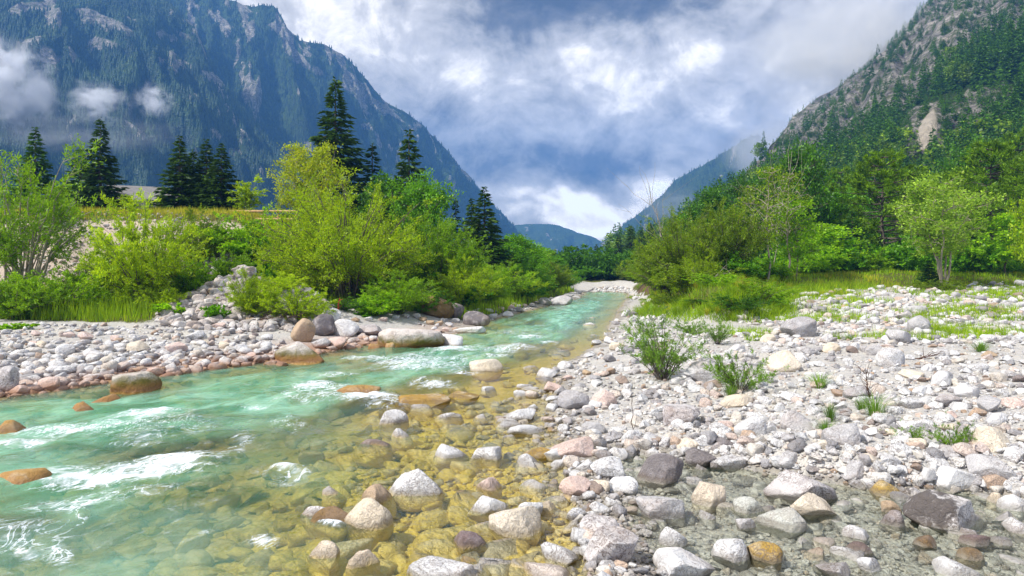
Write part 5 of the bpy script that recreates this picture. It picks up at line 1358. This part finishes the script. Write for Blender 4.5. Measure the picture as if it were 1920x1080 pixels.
# ------------------------------------------------------------------ mist
def mist(label, px, py, Y, wpx, hpx, dpt, dens, seed, thr=.42, sc=1.6, col=(.93, .95, 1.0)):
    c = atpx(px, py, Y)
    V, Fq = ICO[3]
    m, nt = newmat('mist')
    tc = nd(nt, 'ShaderNodeTexCoord').outputs['Object']
    off = nd(nt, 'ShaderNodeVectorMath', {0: tc, 1: (seed, seed * .7, 0)}, operation='ADD').outputs[0]
    n = noise(nt, off, sc, 6, .62, .5)
    ln = nd(nt, 'ShaderNodeVectorMath', {0: tc}, operation='LENGTH').outputs['Value']
    d = mth(nt, 'MULTIPLY', maprange(nt, mth(nt, 'SUBTRACT', n, mth(nt, 'MULTIPLY', ln, .22)), thr - .16, thr + .18), maprange(nt, ln, 1.0, .35))
    v = nd(nt, 'ShaderNodeVolumePrincipled', {'Color': (*col, 1), 'Density': mth(nt, 'MULTIPLY', d, dens), 'Anisotropy': .2})
    nd(nt, 'ShaderNodeOutputMaterial', {'Volume': v.outputs[0]})
    o = link('mist', mesh('mist', V, Fq, m), None, c); o.scale = (wpx / FPX * Y, dpt, hpx / FPX * Y)
    tag(o, label, 'mist', kind='stuff')
mist('white mist bank hanging on the left mountain at the picture edge', 8, 158, 480, 118, 112, 36, .34, 3.3, .47, 2.1)
mist('thin wisp of mist drifting off the white bank', 182, 192, 490, 74, 52, 22, .22, 7.1, .47, 2.2)
mist('small separate puff of mist on the left mountain', 290, 188, 490, 40, 44, 20, .20, 9.4, .47, 2.0)
mist('haze of mist low over the left mountain foot', 150, 250, 400, 240, 50, 40, .008, 12.0, .40)
mist('grey cloud wrapping the crest of the right mountain', 1590, 95, 395, 230, 150, 40, .05, 15.5, .36, 1.4, (.97, .98, 1.0))
mist('wisp crossing the upper cliffs of the right mountain', 1790, 40, 400, 140, 60, 16, .035, 18.2, .42, 2.0)
mist('cloud spilling down between the two right mountains', 1452, 275, 560, 120, 90, 60, .03, 21.0, .34, 1.3, (.86, .9, 1.0))
mist('mist lying on the foot of the farther right mountain', 1260, 385, 700, 80, 50, 40, .010, 24.0, .36)

# ------------------------------------------------------------------ air
HAZE = 4.4e-4
m, nt = newmat('haze')
v = nd(nt, 'ShaderNodeVolumePrincipled', {'Color': (.14, .40, .95, 1), 'Density': HAZE, 'Anisotropy': 0.0})
nd(nt, 'ShaderNodeOutputMaterial', {'Volume': v.outputs[0]})
bm = bmesh.new(); box(bm, (0, 0, 0), (1, 1, 1))
hz = bobj('haze', bm, m); hz.location = (0, 550, 212.5); hz.scale = (6000, 3300, 433)
tag(hz, 'bluish air between the viewer and the mountains', 'haze', kind='stuff')

# ------------------------------------------------------------------ sky, sun, camera
SUN_EL, SUN_AZ = math.radians(47), math.radians(-118)      # azimuth from +Y towards +X: the sun stands to the left, a little behind
w = bpy.data.worlds.new('World'); C.world = w; w.use_nodes = True
nt = w.node_tree; nt.nodes.clear()
sky = nd(nt, 'ShaderNodeTexSky', sky_type='NISHITA', sun_disc=False, sun_elevation=SUN_EL, sun_rotation=SUN_AZ)
d = nd(nt, 'ShaderNodeTexCoord').outputs['Generated']
sp = nd(nt, 'ShaderNodeSeparateXYZ', {0: d})
az = mth(nt, 'ARCTAN2', sp.outputs[0], sp.outputs[1])
el = mth(nt, 'ARCSINE', sp.outputs[2])
wv = nd(nt, 'ShaderNodeMapping', {0: d, 'Scale': (1, 1, 1.25)}).outputs[0]
nA = noise(nt, wv, 3.2, 9, .58, .35); nB = noise(nt, nd(nt, 'ShaderNodeMapping', {0: wv, 'Location': (3, 7, 1)}).outputs[0], 9.0, 8, .6, .6)
nC = noise(nt, nd(nt, 'ShaderNodeMapping', {0: wv, 'Location': (8, 2, 5)}).outputs[0], 5.0, 5, .5)
azw = mth(nt, 'ADD', az, mth(nt, 'MULTIPLY', mth(nt, 'SUBTRACT', nA, .5), .22))
elw = mth(nt, 'ADD', el, mth(nt, 'MULTIPLY', mth(nt, 'SUBTRACT', nC, .5), .16))
def sky_at(px, py):
    x, z = (px - HX) / FPX, (HY - py) / FPX
    return math.atan2(x, 1), math.atan2(z, math.hypot(x, 1))
nD = noise(nt, nd(nt, 'ShaderNodeMapping', {0: wv, 'Location': (1, 4, 9)}).outputs[0], 26.0, 7, .62, .4)
L = mth(nt, 'ADD', mth(nt, 'ADD', .57, mth(nt, 'MULTIPLY', mth(nt, 'SUBTRACT', nD, .5), .6)), mth(nt, 'MULTIPLY', mth(nt, 'SUBTRACT', nB, .5), 1.15))
L = mth(nt, 'ADD', L, mth(nt, 'MULTIPLY', mth(nt, 'SUBTRACT', nA, .5), .5))
for px, py, rx, ry, s in [(1080, -5, 180, 70, -.72), (1010, 60, 80, 40, -.2), (880, 20, 70, 50, -.12), (1020, 312, 180, 46, -.30), (1180, 300, 90, 40, -.14), (860, 330, 90, 44, -.14), (800, 200, 80, 40, -.08),
                          (590, 50, 110, 110, .30), (700, 140, 110, 60, .08), (1290, 105, 60, 44, .34), (1200, 190, 70, 60, .28), (1140, 100, 46, 34, .26), (1330, 220, 60, 50, .24), (1090, 385, 150, 24, .50), (1230, 345, 60, 22, .4), (1060, 425, 120, 16, .4), (950, 140, 120, 80, .06),
                          (1560, 90, 200, 150, .10), (950, 140, 150, 90, .08)]:
    a0, e0 = sky_at(px, py)
    u = mth(nt, 'DIVIDE', mth(nt, 'SUBTRACT', azw, a0), rx / FPX); v_ = mth(nt, 'DIVIDE', mth(nt, 'SUBTRACT', elw, e0), ry / FPX)
    g = mth(nt, 'EXPONENT', mth(nt, 'MULTIPLY', mth(nt, 'ADD', mth(nt, 'MULTIPLY', u, u), mth(nt, 'MULTIPLY', v_, v_)), -1.0))
    L = mth(nt, 'ADD', L, mth(nt, 'MULTIPLY', g, s))
K = 12.8
cl = ramp(nt, L, [(0.0, (.055, .055, .055)), (.26, (.13, .125, .115)), (.46, (.30, .285, .26)), (.70, (.50, .475, .44)), (.92, (.92, .86, .77)), (1.0, (1.0, .99, .96))])
clk = nd(nt, 'ShaderNodeVectorMath', {0: cl, 3: K}, operation='SCALE').outputs[0]
cover = maprange(nt, nC, .10, .28)
mixs = mixc(nt, cover, sky.outputs[0], clk)
bg = nd(nt, 'ShaderNodeBackground', {0: mixs, 1: .12})
nd(nt, 'ShaderNodeOutputWorld', {0: bg.outputs[0]})

sl = bpy.data.lights.new('sun', 'SUN'); sl.energy = 5.0; sl.angle = math.radians(3); sl.color = (1.0, .95, .88)
so = link('sun', sl)
sd = Vector((math.sin(SUN_AZ) * math.cos(SUN_EL), math.cos(SUN_AZ) * math.cos(SUN_EL), math.sin(SUN_EL)))
so.rotation_euler = (-sd).to_track_quat('-Z', 'Y').to_euler()

cam = bpy.data.cameras.new('camera'); co = link('camera', cam, None, (0, 0, CH))
co.rotation_euler = (math.radians(90), 0, 0)
cam.sensor_width = 36; cam.lens = FPX / 1920 * 36; cam.shift_y = -(540 - HY) / 1920
cam.clip_start = .1; cam.clip_end = 30000
C.camera = co
C.view_settings.view_transform = 'Standard'; C.view_settings.look = 'None'; C.view_settings.exposure = 0.42; C.view_settings.gamma = 1
C.render.engine = 'CYCLES'
cy = C.cycles
cy.use_denoising = True
cy.max_bounces = 6; cy.diffuse_bounces = 3; cy.glossy_bounces = 2; cy.transmission_bounces = 4; cy.transparent_max_bounces = 10; cy.volume_bounces = 3
cy.sample_clamp_indirect = 4
cy.volume_step_rate = 1.0; cy.volume_max_steps = 64
